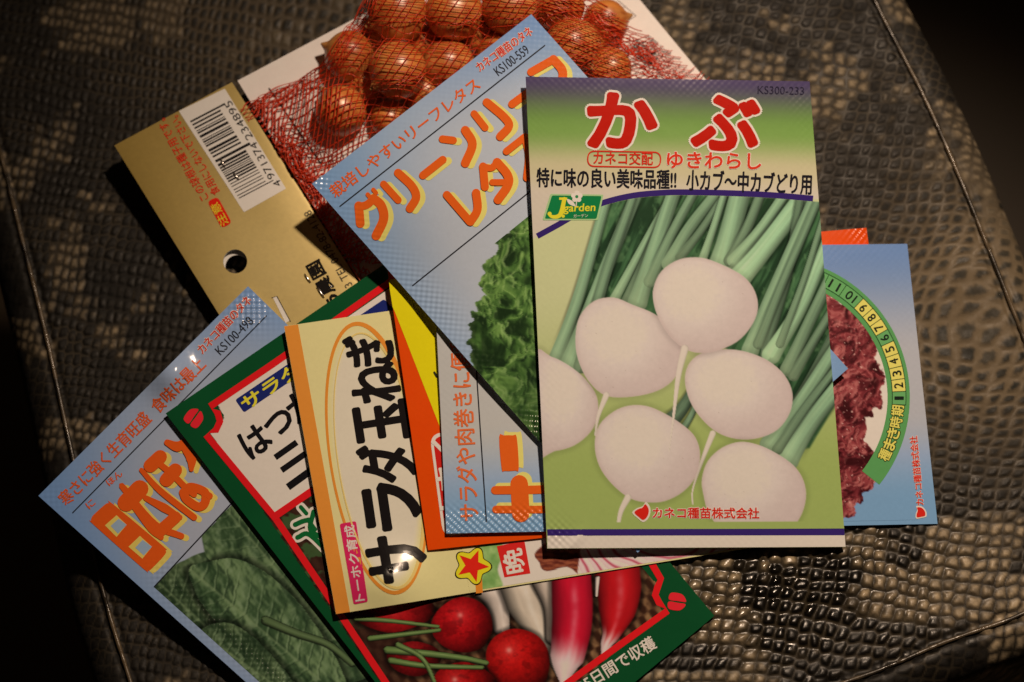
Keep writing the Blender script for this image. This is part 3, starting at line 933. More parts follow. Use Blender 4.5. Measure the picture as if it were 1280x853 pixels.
TURN = [z4(p) for p in (
    [(60, 280), (110, 283), (160, 308), (205, 345), (238, 395), (240, 450), (220, 495), (175, 532), (120, 548), (60, 550)],
    [(178, 230), (190, 170), (230, 127), (285, 117), (340, 138), (400, 163), (450, 205), (475, 252), (472, 300), (455, 345), (410, 378), (340, 395), (265, 393), (215, 352), (185, 290)],
    [(485, 345), (500, 298), (540, 270), (600, 262), (660, 270), (720, 295), (765, 335), (787, 385), (780, 440), (745, 488), (690, 512), (630, 514), (575, 495), (530, 455), (498, 405)],
    [(232, 530), (245, 475), (285, 437), (330, 420), (380, 422), (430, 443), (480, 475), (515, 510), (528, 560), (515, 620), (480, 662), (430, 688), (380, 692), (330, 680), (280, 640), (245, 590)],
    [(533, 625), (550, 575), (590, 538), (640, 522), (690, 530), (740, 553), (790, 588), (818, 630), (825, 680), (808, 735), (770, 775), (690, 800), (610, 790), (555, 728), (537, 670)],
    [(397, 90), (420, 42), (470, 10), (530, 5), (590, 25), (650, 58), (682, 100), (690, 150), (670, 200), (630, 242), (570, 268), (520, 272), (480, 258), (440, 222), (410, 172), (397, 130)])]
STEMS = [  # path, width start/end, tone
    ([(695, 449), (722, 375), (758, 250)], 14, 11, .95), ([(712, 455), (750, 355), (795, 244)], 17, 13, 1.0), ([(726, 458), (757, 345), (786, 262)], 13, 9, .8),
    ([(768, 374), (806, 305), (843, 240)], 9, 11, 1.0), ([(782, 376), (812, 310), (830, 268)], 8, 8, .7), ([(797, 378), (819, 310), (842, 242)], 18, 15, .95),
    ([(812, 352), (840, 292), (868, 240)], 11, 10, .85), ([(836, 330), (862, 285), (897, 240)], 13, 12, .9), ([(850, 322), (875, 290), (894, 262)], 9, 8, .7),
    ([(878, 325), (892, 285), (906, 242)], 8, 9, 1.0), ([(901, 334), (913, 290), (926, 240)], 24, 24, 1.0), ([(912, 326), (934, 285), (952, 240)], 11, 12, .72),
    ([(917, 326), (950, 288), (982, 242)], 12, 12, .98), ([(924, 348), (956, 310), (1007, 243)], 21, 22, 1.12),
    ([(955, 470), (962, 420), (985, 340), (1000, 250)], 12, 10, .62), ([(938, 438), (965, 370), (1018, 250)], 16, 14, .95), ([(948, 430), (980, 350), (1010, 280)], 10, 9, .75),
    ([(964, 444), (1000, 385), (1029, 318)], 17, 15, 1.12), ([(975, 430), (1005, 350), (1024, 290)], 8, 7, .8), ([(984, 462), (1012, 402), (1034, 356)], 13, 13, .82),
    ([(992, 470), (1018, 425), (1038, 392)], 10, 10, .7), ([(1000, 500), (1024, 455), (1042, 420)], 12, 12, .6),
    ([(962, 556), (1000, 505), (1042, 440)], 18, 14, .95), ([(984, 574), (1012, 530), (1048, 484)], 22, 16, 1.02), ([(972, 562), (1006, 512), (1044, 462)], 10, 8, .75),
    ([(835, 530), (852, 512), (866, 490)], 18, 12, .6), ([(850, 542), (864, 520), (872, 500)], 8, 6, .8), ([(836, 458), (849, 446), (853, 438)], 6, 4, .7)]
ROOTS = [([(856, 436), (848, 470), (842, 520), (836, 566)], 11, 1.5), ([(758, 494), (748, 520), (744, 545)], 9, 3), ([(891, 542), (878, 575), (866, 612), (866, 632)], 9, 1.5),
         ([(785, 622), (776, 640), (772, 662)], 10, 5)]


def turnip_bg(X, Y, S, T):
    c = mix((70, 54, 78), (104, 126, 58), sst(0.0, 0.10, T)); c = mix(c, (120, 142, 66), sst(.08, .12, T) * .6)
    c = mix(c, (184, 162, 120), sst(0.115, 0.20, T)); c = mix(c, (192, 168, 142), sst(0.20, 0.26, T))
    line = np.interp(X, ARC[:, 0], ARC[:, 1])
    below = sst(0, 1, Y - line)
    low = mix((184, 174, 122), (147, 153, 80), sst(0.45, 0.85, T))
    c = mix(c, low, below)
    return c


def turnip_pic(X, Y, S, T):
    c = turnip_bg(X, Y, S, T)
    line = np.interp(X, ARC[:, 0], ARC[:, 1])
    reg = sd_poly(X, Y, [(688, 452), (735, 330), (762, 225), (1060, 225), (1060, 480), (1012, 560), (985, 566), (968, 545), (990, 500), (900, 430), (760, 440)])
    dark = mix((32, 52, 30), (66, 96, 58), sst(0.3, 0.7, fbm((X + 0.5 * Y) / 7, (Y - X) / 60, 3, 12)))
    lf = fbm(X / 9, Y / 14, 3, 77)
    dark = mix(dark, (92, 120, 74), 0.5 * sst(.55, .75, lf))
    c = mix(c, dark, sst(-2, 2, reg))
    for i, (pth, w0, w1, tone) in enumerate(STEMS):
        if i < 25:
            e_ = np.array(pth[-1], float) - np.array(pth[-2], float); pth = list(pth) + [tuple(np.array(pth[-1]) + e_ / np.linalg.norm(e_) * 70)]
        pl = smooth_open(pth, 6); m = clipbox(X, Y, pl, 26)
        if not m.any():
            continue
        x = X[m]; y = Y[m]
        d, side, par = near_line(x, y, pl); wd = (w0 * (1 - par) + w1 * par) / 2 * (1.15 + 0.35 * np.exp(-par * 7))
        u = d / wd * side
        al = sst(1.0, 0.86, np.abs(u))
        base = np.array([122, 144, 106]) * (0.22 + 0.78 * tone)
        rnd_ = 1.08 - 0.45 * np.abs(u + 0.25) ** 1.8
        stv = 0.84 + 0.20 * fbm(u * 2.2 + i * 5, par * 3 + i, 2, 50 + i) + 0.22 * fbm(u * 5 + i * 7, par * 1.6, 3, 150 + i)
        col = base * (rnd_ * stv)[..., None]
        col = mix(col, np.array([158, 168, 122]) * tone, 0.5 * np.exp(-par * 5) + 0.18 * np.exp(-((u + .3) / .22) ** 2))
        cc = c[m]; halo = sst(1.45, 1.0, np.abs(u)) * 0.30 * sst(0.0, 0.25, par)
        cc = cc * (1 - halo)[..., None]
        c[m] = mix(cc, col, al)
    for i, pg in enumerate(TURN):
        pl = smooth_closed(pg, 4); m = clipbox(X, Y, pl, 14)
        x = X[m]; y = Y[m]; d = sd_poly(x, y, pl)
        cx_, cy_ = pl.mean(0); rx = np.ptp(pl[:, 0]) / 2; ry = np.ptp(pl[:, 1]) / 2
        u = (x - cx_) / rx; v = (y - cy_) / ry
        col = mix((206, 181, 162), (191, 162, 147), sst(0.25, 1.05, np.hypot(u + 0.22, v + 0.28) / 1.25))
        col = mix(col, (178, 147, 133), sst(6, 0, d) * 0.4)
        col = mix(col, (208, 184, 166), 0.6 * np.exp(-((u + .2) ** 2 + (v + .25) ** 2) / 0.18))
        col = col * (0.985 + 0.03 * fbm(x / 5 + i * 9, y / 5, 3, 90 + i))[..., None]
        fl_ = fbm(x / 1.5 + i * 31, y / 1.5, 1, 99 + i); col = mix(col, (120, 92, 74), 0.35 * sst(.985, .998, fl_))
        cc = c[m] * (1 - 0.09 * sst(-9, 0, d) * (d < 0))[..., None]
        c[m] = mix(cc, col, sst(-0.7, 0.7, d))
        if i in (1, 2, 3, 5):
            pth, w0, w1 = ROOTS[{1: 1, 2: 2, 3: 3, 5: 0}[i]]
            pl = smooth_open(pth, 6); m = clipbox(X, Y, pl, 10)
            d, side, par = near_line(X[m], Y[m], pl); wd = (w0 * (1 - par) ** 1.3 + w1 * (1 - (1 - par) ** 1.3)) / 2
            u = d / wd * side; al = sst(1.0, 0.7, np.abs(u)) * (par < 0.995)
            c[m] = mix(c[m], np.array([206, 182, 158]) * (1.05 - 0.22 * (u - .1) ** 2)[..., None], al)
    keep = sst(3.0, 4.2, Y - line) * sst(0.9475, 0.9465, T)
    return mix(turnip_bg(X, Y, S, T), c, keep)


pk = turnip.body('seed_packet', turnip_bg, 4, 0.3)
tag(pk, 'turnip seed packet on top of the pile, white turnips under a red title', 'seed packet', 'seed packets in the pile')
turnip.picture('printed_picture', pk, turnip_pic, (0, 1), (0.235, 0.962), 1.0, 6)
W1 = (222, 202, 180); RED = (172, 20, 6)
sh = text('か', (736, 182), (818, 184), 64, RED, 0.05, 18, (W1, 0.032)) + text('ぶ', (866, 185), (946, 187), 64, RED, 0.05, 18, (W1, 0.032))
turnip.flat('title_lettering', pk, sh)
sh = text('ゆきわらし', (834, 210), (951, 212), 20, (196, 48, 24), 0.03, 18, (W1, 0.03))
sh += text('カネコ交配', (742, 205.5), (816, 206.5), 16, (190, 40, 22), 0.022, 18)
pill = rrect([(735, 189), (826, 190.5), (825.5, 209.5), (734.5, 208)], 9, 6)
sh += stroke(np.vstack([pill, pill[:1]]), 1.7, (190, 40, 22), 16, False, False)
turnip.flat('variety_lettering', pk, sh)
sh = text('特に味の良い美味品種!!', (671, 234), (845, 236.5), 24, (26, 22, 26), 0.03) + text('小カブ～中カブどり用', (858, 238), (1014, 243.5), 26, (26, 22, 26), 0.03)
turnip.flat('slogan_lettering', pk, sh)
turnip.flat('code_lettering', pk, text('KS300-233', (947, 117.5), (1005, 119), 10, (38, 30, 44), 0.004))
turnip.flat('seal_strip', pk, poly([(684.3, 669), (1056, 668.5), (1056.9, 683.7), (684.2, 685.6)], (206, 182, 158), 7), cell=3.0)
turnip.flat('curved_band', pk, stroke(ARC[(ARC[:, 0] > 668) & (ARC[:, 0] < 1021.5)], 7.2, (50, 30, 84), 10, False, False))
turnip.flat('bottom_band', pk, poly([(684, 661.8), (1055.2, 661), (1055.8, 669.3), (684.3, 669.8)], (52, 32, 88), 11))
g = [(688, 242.5), (754.5, 243.5), (747.5, 275.5), (678, 275.5)]
sh = poly(rrect(g, 2), (150, 168, 110), 16) + poly(rrect([(690, 244.5), (752, 245.3), (745.6, 273.8), (681, 273.6)], 2), (18, 104, 52), 19)
sh += stroke([(699, 248.5), (709, 248.7)], 3, (232, 184, 40), 22, False, False) + stroke([(705.5, 249), (701.5, 266), (697, 270.8), (690, 271), (686, 268)], [5, 5.5, 5, 4, 3], (232, 184, 40), 23)
sh += disc((687, 267.5), 2.6, (232, 184, 40), 25) + disc((704, 270.4), 2.0, (232, 184, 40), 25)
sh += text('garden', (704, 268), (743.5, 266.8), 12.5, (232, 184, 40), 0.02, 23, None, 0.12) + text('ガーデン', (717, 272.3), (735, 271.6), 4.2, (220, 210, 180), 0.01, 23)
for k in range(5):
    aa = 2 * math.pi * k / 5 - .3
    sh += disc((721 + 4.4 * math.cos(aa), 246 + 4.4 * math.sin(aa)), 3.1, (222, 212, 184), 22 + .4 * k, 14)
sh += disc((721, 246), 2.0, (40, 110, 60), 26, 12) + poly(smooth_closed([(719, 258), (711, 255), (709, 249), (716, 252)], 4), (222, 212, 184), 23) + stroke([(721, 250), (720, 258)], 1.2, (222, 212, 184), 24, False)
turnip.flat('brand_badge', pk, sh)
DROP = [(0, -0.55), (0.35, -0.95), (0.75, -0.35), (0.62, 0.45), (0.1, 0.92), (-0.45, 0.55), (-0.95, 0.05), (-0.55, -0.35)]


def maker(sheet, parent, p0, p1, h, logo, lr, rot):
    sh = text('カネコ種苗株式会社', p0, p1, h, (196, 40, 26), 0.03, 20, ((214, 190, 168), 0.05))
    c_, s_ = math.cos(rot), math.sin(rot)
    for sc, cl, ly in ((1.28, (214, 190, 168), 16), (1.0, (198, 34, 22), 22)):
        sh += poly(smooth_closed([(logo[0] + lr * sc * (x * c_ - y * s_), logo[1] + lr * sc * (x * s_ + y * c_)) for x, y in DROP], 4), cl, ly)
    sheet.flat('maker_lettering', parent, sh)


maker(turnip, pk, (816, 648), (949, 648.5), 13.5, (803, 640.5), 10.5, 0.0)

# ------------------------------------------------ green leaf lettuce packet
green = Sheet([(390, 230), (664, 18), (1060, 461), (797, 691)], [24, 27, 9.2, 6.8], 0.5, seal=0.09, extra=lambda X, Y: -0.0048 * spot_at(X, Y, 480, 365, 95, 95),
              emb=lambda S, T, X, Y, e: e + 0.5 * sst(0.10, 0.04, S) * sst(0.0, 0.1, T) + 1.0 * sst(0.16, 0.06, S) * spot_at(X, Y, 530, 380, 60, 50) + 1.6 * spot_at(X, Y, 672, 530, 24, 28) + 1.4 * spot_at(X, Y, 402, 228, 14, 14))
LETT = [(668, 262), (655, 272), (641, 276), (632, 284), (636, 292), (622, 293), (617, 300), (623, 308), (619, 317), (609, 326), (602, 333), (607, 342), (599, 350), (602, 361), (609, 368), (600, 374),
        (594, 380), (598, 388), (589, 391), (592, 402), (585, 409), (590, 418), (583, 429), (591, 436), (587, 447), (592, 458), (588, 470), (640, 560), (720, 640), (800, 600), (960, 440), (840, 300), (740, 230)]
GPAL = [(26, 40, 18), (64, 90, 38), (98, 124, 56), (152, 168, 96)]


def green_bg(X, Y, S, T):
    c = bgblue(X, Y, S, T, (168, 161, 158), (112, 134, 164))
    return mix(c, (100, 122, 154), 0.5 * sst(.12, 0, T) * sst(.3, 1, S))


def green_pic(X, Y, S, T):
    c = green_bg(X, Y, S, T)
    d = sd_poly(X + 3 * (fbm(X / 5, Y / 5, 2, 3) - .5) * 2, Y + 3 * (fbm(X / 5 + 4, Y / 5, 2, 6) - .5) * 2, smooth_closed(LETT, 3))
    col = leafy(X, Y, GPAL, 1.0, 20)
    col = mix(col, (150, 160, 92), 0.30 * sst(7, 0, d) * fbm(X / 6, Y / 6, 2, 9))
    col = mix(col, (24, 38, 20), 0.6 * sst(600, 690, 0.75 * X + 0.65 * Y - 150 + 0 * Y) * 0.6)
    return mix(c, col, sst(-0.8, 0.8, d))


pk = green.body('seed_packet', green_bg, 5, 0.3)
tag(pk, 'pale blue green-lettuce seed packet tilted over the onions, partly under the turnip packet', 'seed packet', 'seed packets in the pile')
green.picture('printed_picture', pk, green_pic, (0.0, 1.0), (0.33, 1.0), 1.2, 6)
OR = (214, 82, 22); YS = (228, 190, 92)


def z2(p):
    return [(300 + x / 3.16, y / 3.16) for x, y in p]


def z22(p):
    return [(380 + x / 4.267, 180 + y / 4.267) for x, y in p]


TG = [(z22([(292, 330), (300, 425)]), 11), (z22([(292, 335), (335, 325), (372, 292)]), 10), (z22([(372, 292), (412, 330), (425, 400), (385, 490)]), 11.5), (z22([(340, 270), (352, 285)]), 5.5), (z22([(370, 245), (384, 262)]), 5.5),
      (z22([(425, 215), (502, 300)]), 9), (z22([(502, 155), (575, 225), (598, 285), (565, 345)]), 10.5),
      (z22([(635, 168), (740, 85)]), 10),
      (z2([(800, 550), (842, 555)]), 9.5), (z2([(890, 515), (918, 570), (890, 645)]), 11),
      (z2([(925, 450), (968, 505)]), 9), (z2([(975, 405), (1045, 465), (1062, 500), (1028, 540)]), 10.5),
      (z2([(1075, 412), (1180, 335)]), 10), (z2([(1150, 285), (1238, 235)]), 10), (z2([(1238, 235), (1275, 285), (1262, 360)]), 11),
      (z22([(762, 272), (885, 415)]), 10), (z22([(888, 415), (925, 350), (918, 262)]), 10.5),
      (z22([(955, 120), (965, 230)]), 10), (z22([(955, 122), (1000, 128), (1030, 98)]), 8.5), (z22([(1030, 98), (1085, 165), (1088, 220), (1035, 298)]), 11), (z22([(1005, 205), (1070, 205)]), 8),
      (z22([(1080, 40), (1175, -35)]), 9), (z22([(1180, -35), (1200, 60), (1190, 180)]), 10)]
green.flat('title_lettering', pk, strokes(TG, OR, YS, (6.5, 1.5), 16, 8))
green.flat('slogan_lettering', pk, text('栽培しやすいリーフレタス', (420, 248.5), (602, 110), 17.5, (206, 84, 34), 0.02))
green.flat('series_lettering', pk, text('カネコ種苗のタネ', (600.5, 90.5), (667.5, 42.5), 12.5, (190, 38, 26), 0.025, 20, ((216, 196, 178), 0.05)))
green.flat('code_lettering', pk, text('KS100-559', (623.5, 95.5), (663, 65.5), 12, (40, 34, 34), 0.004))
green.flat('ruled_line', pk, stroke([(425, 258), (681, 57)], 1.5, (38, 34, 34), 14, False) + stroke([(516, 357), (672, 232)], 1.5, (38, 34, 34), 14, False))

# ------------------------------------------------ red leaf lettuce packet, lying on its side
sunny = Sheet([(541, 312), (1134, 305), (1172, 655), (558, 667)], [14, 4.8, 0.9, 9.9], 0.7, seal=0.07,
              emb=lambda S, T, X, Y, e: e + 2.2 * sst(622, 652, Y) * sst(760, 690, X))
RC = (962.0, 497.0)
REDL = [(1020, 340), (1035, 368), (1050, 378), (1062, 388), (1071, 394), (1080, 408), (1088, 420), (1097, 436), (1092, 446), (1100, 458), (1107, 478), (1100, 486), (1104, 500), (1101, 512), (1090, 510), (1092, 520), (1082, 522), (1084, 538), (1080, 550),
        (1088, 560), (1098, 574), (1094, 588), (1096, 598), (1090, 612), (1078, 616), (1080, 628), (1068, 630), (1070, 642), (1058, 647), (1000, 648), (960, 500)]
RPAL = [(52, 12, 14), (102, 32, 34), (136, 54, 52), (182, 108, 94)]


def sunny_bg(X, Y, S, T):
    c = mix((100, 118, 148), (164, 152, 146), sst(0.0, 0.42, T + 0.06 * (S - .8)))
    c = mix(c, (112, 138, 172), sst(0.60, 0.92, T))
    left = mix((172, 158, 144), (112, 138, 172), sst(0.62, 0.99, T)); left = mix(left, (172, 158, 144), sst(.5, .2, T))
    return mix(left, c, sst(0.3, 0.7, S))


def sunny_pic(X, Y, S, T):
    c = sunny_bg(X, Y, S, T)
    r = np.hypot(X - RC[0], Y - RC[1])
    c = mix(c, (212, 188, 164), sst(149.5, 148.5, r))
    d = sd_poly(X + 5 * (fbm(X / 5, Y / 5, 2, 3) - .5), Y + 5 * (fbm(X / 5 + 4, Y / 5, 2, 6) - .5), smooth_closed(REDL, 3))
    col = leafy(X, Y, RPAL, 1.35, 41)
    hl = sst(.80, .9, fbm(X / 3.0, Y / 3.0, 2, 15)) * .8
    col = mix(col, (214, 160, 140), hl)
    return mix(c, col, sst(-0.8, 0.8, d))


pk = sunny.body('seed_packet', sunny_bg, 6, 0.3)
tag(pk, 'pale blue red-lettuce seed packet on its side, with a ring of sowing months', 'seed packet', 'seed packets in the pile')
sunny.picture('printed_picture', pk, sunny_pic, (0.80, 0.96), (0.03, 0.985), 1.1, 6)
sh = ring(RC, 147.5, 175.3, -38.5, 76, (84, 132, 70), 12, 60)
bnd = [-3.2, 2.6, 8.0, 13.4, 18.9, 24.6, 30.0, 35.2, 40.8, 46.6, 55.6, 64.2, 72]
for i in range(12):
    yel = (i + 1) in (2, 3, 4, 5, 7, 8, 9)
    sh += ring(RC, 153.5, 170.5, bnd[i], bnd[i + 1], (224, 186, 84) if yel else (96, 142, 78), 16 + .3 * (i % 2), 5)
    a = math.radians((bnd[i] + bnd[i + 1]) / 2); c_, s_ = math.cos(a), math.sin(a)
    rr = 166.0 if False else 157.5
    wdt = (6.3 if i < 9 else 13.0) * (0.55 if i == 0 else 1)
    mid = np.array([RC[0] + 167.5 * c_, RC[1] - 167.5 * s_]); tv = np.array([-s_, -c_])
    # the figures stand with their heads towards the middle of the ring
    sh += text(str(i + 1), mid - tv * wdt / 2, mid + tv * wdt / 2, 11.0, (26, 30, 22), 0.02, 24)
for b in bnd:
    a = math.radians(b); sh += stroke([(RC[0] + 153.5 * math.cos(a), RC[1] - 153.5 * math.sin(a)), (RC[0] + 170.5 * math.cos(a), RC[1] - 170.5 * math.sin(a))], 0.9, (34, 60, 30), 20, False, False)
for r in (153.5, 170.5):
    sh += ring(RC, r - .45, r + .45, bnd[0], bnd[-1], (34, 60, 30), 21, 60)
for i, ch in enumerate('種まき時期'):
    a = math.radians(-26.5 + 5.15 * i); mid = np.array([RC[0] + 168.5 * math.cos(a), RC[1] - 168.5 * math.sin(a)]); tv = np.array([-math.sin(a), -math.cos(a)])
    sh += text(ch, mid - tv * 6.4, mid + tv * 6.4, 15, (216, 190, 80), 0.03, 26, ((30, 52, 24), 0.06))
sunny.flat('sowing_calendar', pk, sh)
maker(sunny, pk, (1155, 631), (1146.5, 545), 9.5, (1150.5, 641), 7.5, -0.9)
sunny.flat('slogan_lettering', pk, text('サラダや肉巻きに便利', (599.5, 650), (586, 418), 25, (204, 92, 44), 0.02))
sunny.flat('ruled_line', pk, stroke([(594, 440), (608, 652)], 1.5, (38, 34, 34), 14, False))
TS = [([(636, 551), (638, 583)], 22), ([(655, 470), (662, 585)], 17)]
sh = []
for q in ([(624, 546), (630, 544.5), (641, 544.5), (646, 547), (648.5, 586), (644, 588.5), (631, 589), (627, 586)],):
    sh += poly(smooth_closed(np.array(q) + (6, -4), 3), YS, 8) + poly(smooth_closed(q, 3), OR, 16)
SA = [([(649, 605), (651, 642)], 22), ([(619, 613), (680, 612), (760, 607)], 10.5), ([(620, 637), (680, 637), (760, 634)], 9.5)]
sh += strokes(SA, OR, YS, (5, -4), 18, 10)
sunny.flat('title_lettering', pk, sh)

# ------------------------------------------------ orange and yellow packet
orange = Sheet([(484, 335), (1083, 285), (1128, 624), (535, 688)], [12, 3.8, 0.5, 8.4], 0.6, seal=0.05,
               emb=lambda S, T, X, Y, e: e * 0.3 + 0.8 * spot_at(X, Y, 1075, 292, 14, 14))


def orange_paint(X, Y, S, T):
    return np.ones(X.shape + (3,)) * np.array([216, 62, 4.0]) * (0.97 + 0.06 * fbm(X / 30, Y / 30, 2, 3))[..., None]


pk = orange.body('seed_packet', orange_paint, 2.2, 0.3, edge=(210, 90, 30))
tag(pk, 'bright orange and yellow seed packet with a red badge, mostly covered', 'seed packet', 'seed packets in the pile')
orange.flat('yellow_panel', pk, poly([(487.2, 362), (486.2, 350), (700, 330), (740, 560), (574, 596), (494, 391), (490.7, 384)], (226, 178, 14), 6))
q = [(537, 543), (600, 534), (612, 664), (554, 671.5)]
sh = poly(rrect(q, 15), (214, 186, 164), 10) + poly(rrect([(541, 547), (597, 538), (608, 660), (557, 667.5)], 12), (186, 30, 22), 14)
sh += text('味まく', (588, 655), (572, 545), 34, (214, 186, 164), 0.03, 18)
sh += stroke([(543, 466), (546, 471)], 3, (40, 36, 20), 14, False)
orange.flat('red_badge', pk, sh)

# ------------------------------------------------ cream onion packet, on its side
cream = Sheet([(355, 408), (945, 322), (1008, 674), (420, 768)], [10, 3.8, 1.9, 7.6], 0.6, seal=0.0,
              extra=lambda X, Y: 0.0040 * np.exp(-(((X - 482) / 46) ** 2 + ((Y - 727) / 40) ** 2)))


def cream_bg(X, Y, S, T):
    c = np.ones(X.shape + (3,)) * np.array([220, 192, 119.0])
    a = 0.155; u = (X - 470) * math.cos(a) - (Y - 573) * math.sin(a); v = (X - 470) * math.sin(a) + (Y - 573) * math.cos(a)
    rr = np.hypot(u / 50, v / 160)
    return mix(c, (204, 180, 150), sst(1.05, 0.9, rr))


def cream_pic(X, Y, S, T):
    c = cream_bg(X, Y, S, T)
    # leek green patch, papery brown skin, sliced red onion
    white = sst(620, 632, X)
    c = mix(c, (206, 182, 164), sst(603, 605, X))
    gd = sd_poly(X, Y, smooth_closed([(604, 660), (622, 670), (630, 690), (622, 712), (628, 735), (600, 745), (598, 700)], 4)); gcol = mix((96, 130, 60), (160, 176, 104), fbm(X / 8, Y / 8, 3, 5))
    c = mix(c, gcol, sst(-1.5, 1.5, gd))
    bd = sd_poly(X, Y, smooth_closed([(668, 694), (676, 684), (690, 676), (740, 660), (740, 730), (716, 712), (704, 709), (688, 714), (678, 712), (674, 703)], 4))
    st = fbm(X / 14, Y / 3.5, 3, 7)
    c = mix(c, mix((88, 34, 24), (140, 70, 44), sst(.3, .7, st)), sst(-0.8, 0.8, bd))
    od = 1 - np.hypot((X - 830) / 105, (Y - 660) / 70)
    oc = np.ones(X.shape + (3,)) * np.array([214, 182, 168.0])
    r = np.hypot((X - 830) / 105, (Y - 640) / 90); w_ = r * 7.0 + 0.7 * (fbm(X / 40, Y / 25, 2, 2) - .5)
    ln = np.exp(-(np.abs((w_ % 1) - 0.5) / 0.12) ** 2)
    oc = mix(oc, (168, 50, 66), ln * .85); oc = mix(oc, (200, 140, 136), 0.4 * sst(.6, 1, (w_ % 1)))
    c = mix(c, oc, sst(724, 726, X + 0.12 * (Y - 690)))
    return c


pk = cream.body('seed_packet', cream_bg, 3.5, 0.3)
tag(pk, 'cream seed packet on its side with big black lettering in an orange oval', 'seed packet', 'seed packets in the pile')
cream.picture('printed_picture', pk, cream_pic, (0.28, 0.995), (0.80, 0.995), 1.5, 6)
cream.flat('edge_band', pk, poly([(355.3, 408.2), (372.5, 405.7), (437.5, 765), (420.2, 767.8)], (222, 122, 44), 6))
a = np.linspace(0, 2 * math.pi, 90); al = 0.155
def el(ru, rv, cx=480, cy=573):
    u = ru * np.cos(a); v = rv * np.sin(a)
    return np.stack([cx + u * math.cos(al) + v * math.sin(al), cy - u * math.sin(al) + v * math.cos(al)], 1)
e1 = el(57, 170, 470, 573)
e2 = el(51, 161, 472, 574)
sh = stroke(e1, 5.0 + 1.8 * np.cos(a), (222, 120, 40), 9, False, False) + stroke(e2 + (1.5, 2), 2.8 + 1.4 * np.sin(a + 1), (230, 168, 92), 12, False, False)
cream.flat('oval_frame', pk, sh)
B = (24, 18, 16); sh = []
for ch, p0, p1, h, bo in (('サ', (535, 719), (526, 665), 70, .045), ('ラ', (527, 655), (519, 600), 66, .045), ('ダ', (523, 596), (515, 549), 70, .04), ('玉', (512, 545), (505, 500), 64, .045), ('ね', (501, 498), (495, 452), 58, .04), ('ぎ', (493, 452), (488, 415), 60, .04)):
    sh += text(ch, p0, p1, h, B, bo, 16)
cream.flat('title_lettering', pk, sh)
sh = poly(rrect([(424.5, 655), (445, 651.5), (460, 752.5), (442, 756)], 3), (196, 34, 74), 10) + text('トーホク育成', (456.5, 750.5), (442.5, 656), 13, (228, 178, 180), 0.025, 15)
cream.flat('origin_label', pk, sh)
sc = (590.5, 707.5); lob = lambda f: (lambda x: f * (20 + 3.6 * np.cos(5 * x - 0.30)))
sh = disc(sc, 1, (40, 28, 14), 10, 60, lob(1.06)) + disc(sc, 1, (226, 186, 30), 13, 60, lob(0.99))
sp = []
for k in range(10):
    r = 21 if k % 2 == 0 else 8.8; x = 0.06 + math.pi * k / 5
    sp.append((sc[0] + r * math.cos(x), sc[1] + r * math.sin(x)))
# one long point down, as printed
sh += poly([(2 * sc[0] - p[0] if False else p[0], p[1]) for p in sp], (204, 34, 20), 17)
cream.flat('star_badge', pk, sh)
sh = poly([(594, 724), (602.5, 722.5), (603.5, 741), (595, 742)], (226, 116, 34), 9)
sh += poly([(621, 683), (655.5, 676), (663, 717), (630.5, 722)], (196, 34, 28), 12) + text('晩', (657, 713.5), (651.5, 685), 25, (216, 188, 170), 0.03, 17)
cream.flat('season_label', pk, sh)

# ------------------------------------------------ green bordered radish packet
radish = Sheet([(207, 517), (510, 310), (893, 770), (597, 1017)], [6.6, 8.2, 1.8, 3.0], 0.7, seal=0.0)


def zr(p):
    return [(340 + x / 2.286, 640 + y / 2.286) for x, y in p]


FRAME = [(250, 543), (268, 527), (266, 512), (263, 505), (486, 351)]


def radish_bg(X, Y, S, T):
    c = np.ones(X.shape + (3,)) * np.array([12, 60, 28.0])
    return mix(c, (16, 68, 33), fbm(X / 60, Y / 60, 2, 1))


def cyl(c, X, Y, pth, w0, w1, base, hi, hoff=-0.25, tip=None, seed=0):
    pl = smooth_open(pth, 8); m = clipbox(X, Y, pl, np.max(w0) + np.max(w1) + 4)
    if not m.any():
        return
    x = X[m]; y = Y[m]; d, side, par = near_line(x, y, pl)
    wd = np.interp(par, np.linspace(0, 1, len(w0)), w0) / 2 if np.ndim(w0) else (w0 * (1 - par) + w1 * par) / 2
    u = d / np.maximum(wd, .5) * side
    col = np.array(base) * (1.08 - 0.62 * np.abs(u - hoff) ** 2.2)[..., None] * (0.92 + 0.16 * fbm(u * 3 + seed, par * 4, 2, seed))[..., None]
    col = mix(col, hi, 0.42 * np.exp(-((u - hoff) / 0.16) ** 2) * sst(0.0, 0.2, par) * sst(1, 0.6, par) * (0.5 + fbm(u * 2, par * 14, 2, seed + 3)))
    if tip is not None:
        tt = sst(tip[1], tip[2], par + 0.10 * (fbm(u * 3 + 3, par * 3, 2, seed + 8) - .5))
        col = mix(col, np.array(tip[0]) * (1.02 - 0.3 * np.abs(u) ** 2)[..., None], tt)
    cc = c[m] * (1 - 0.5 * sst(1.25, 1.0, np.abs(u)))[..., None]
    c[m] = mix(cc, col, sst(1.0, 0.9, np.abs(u)))


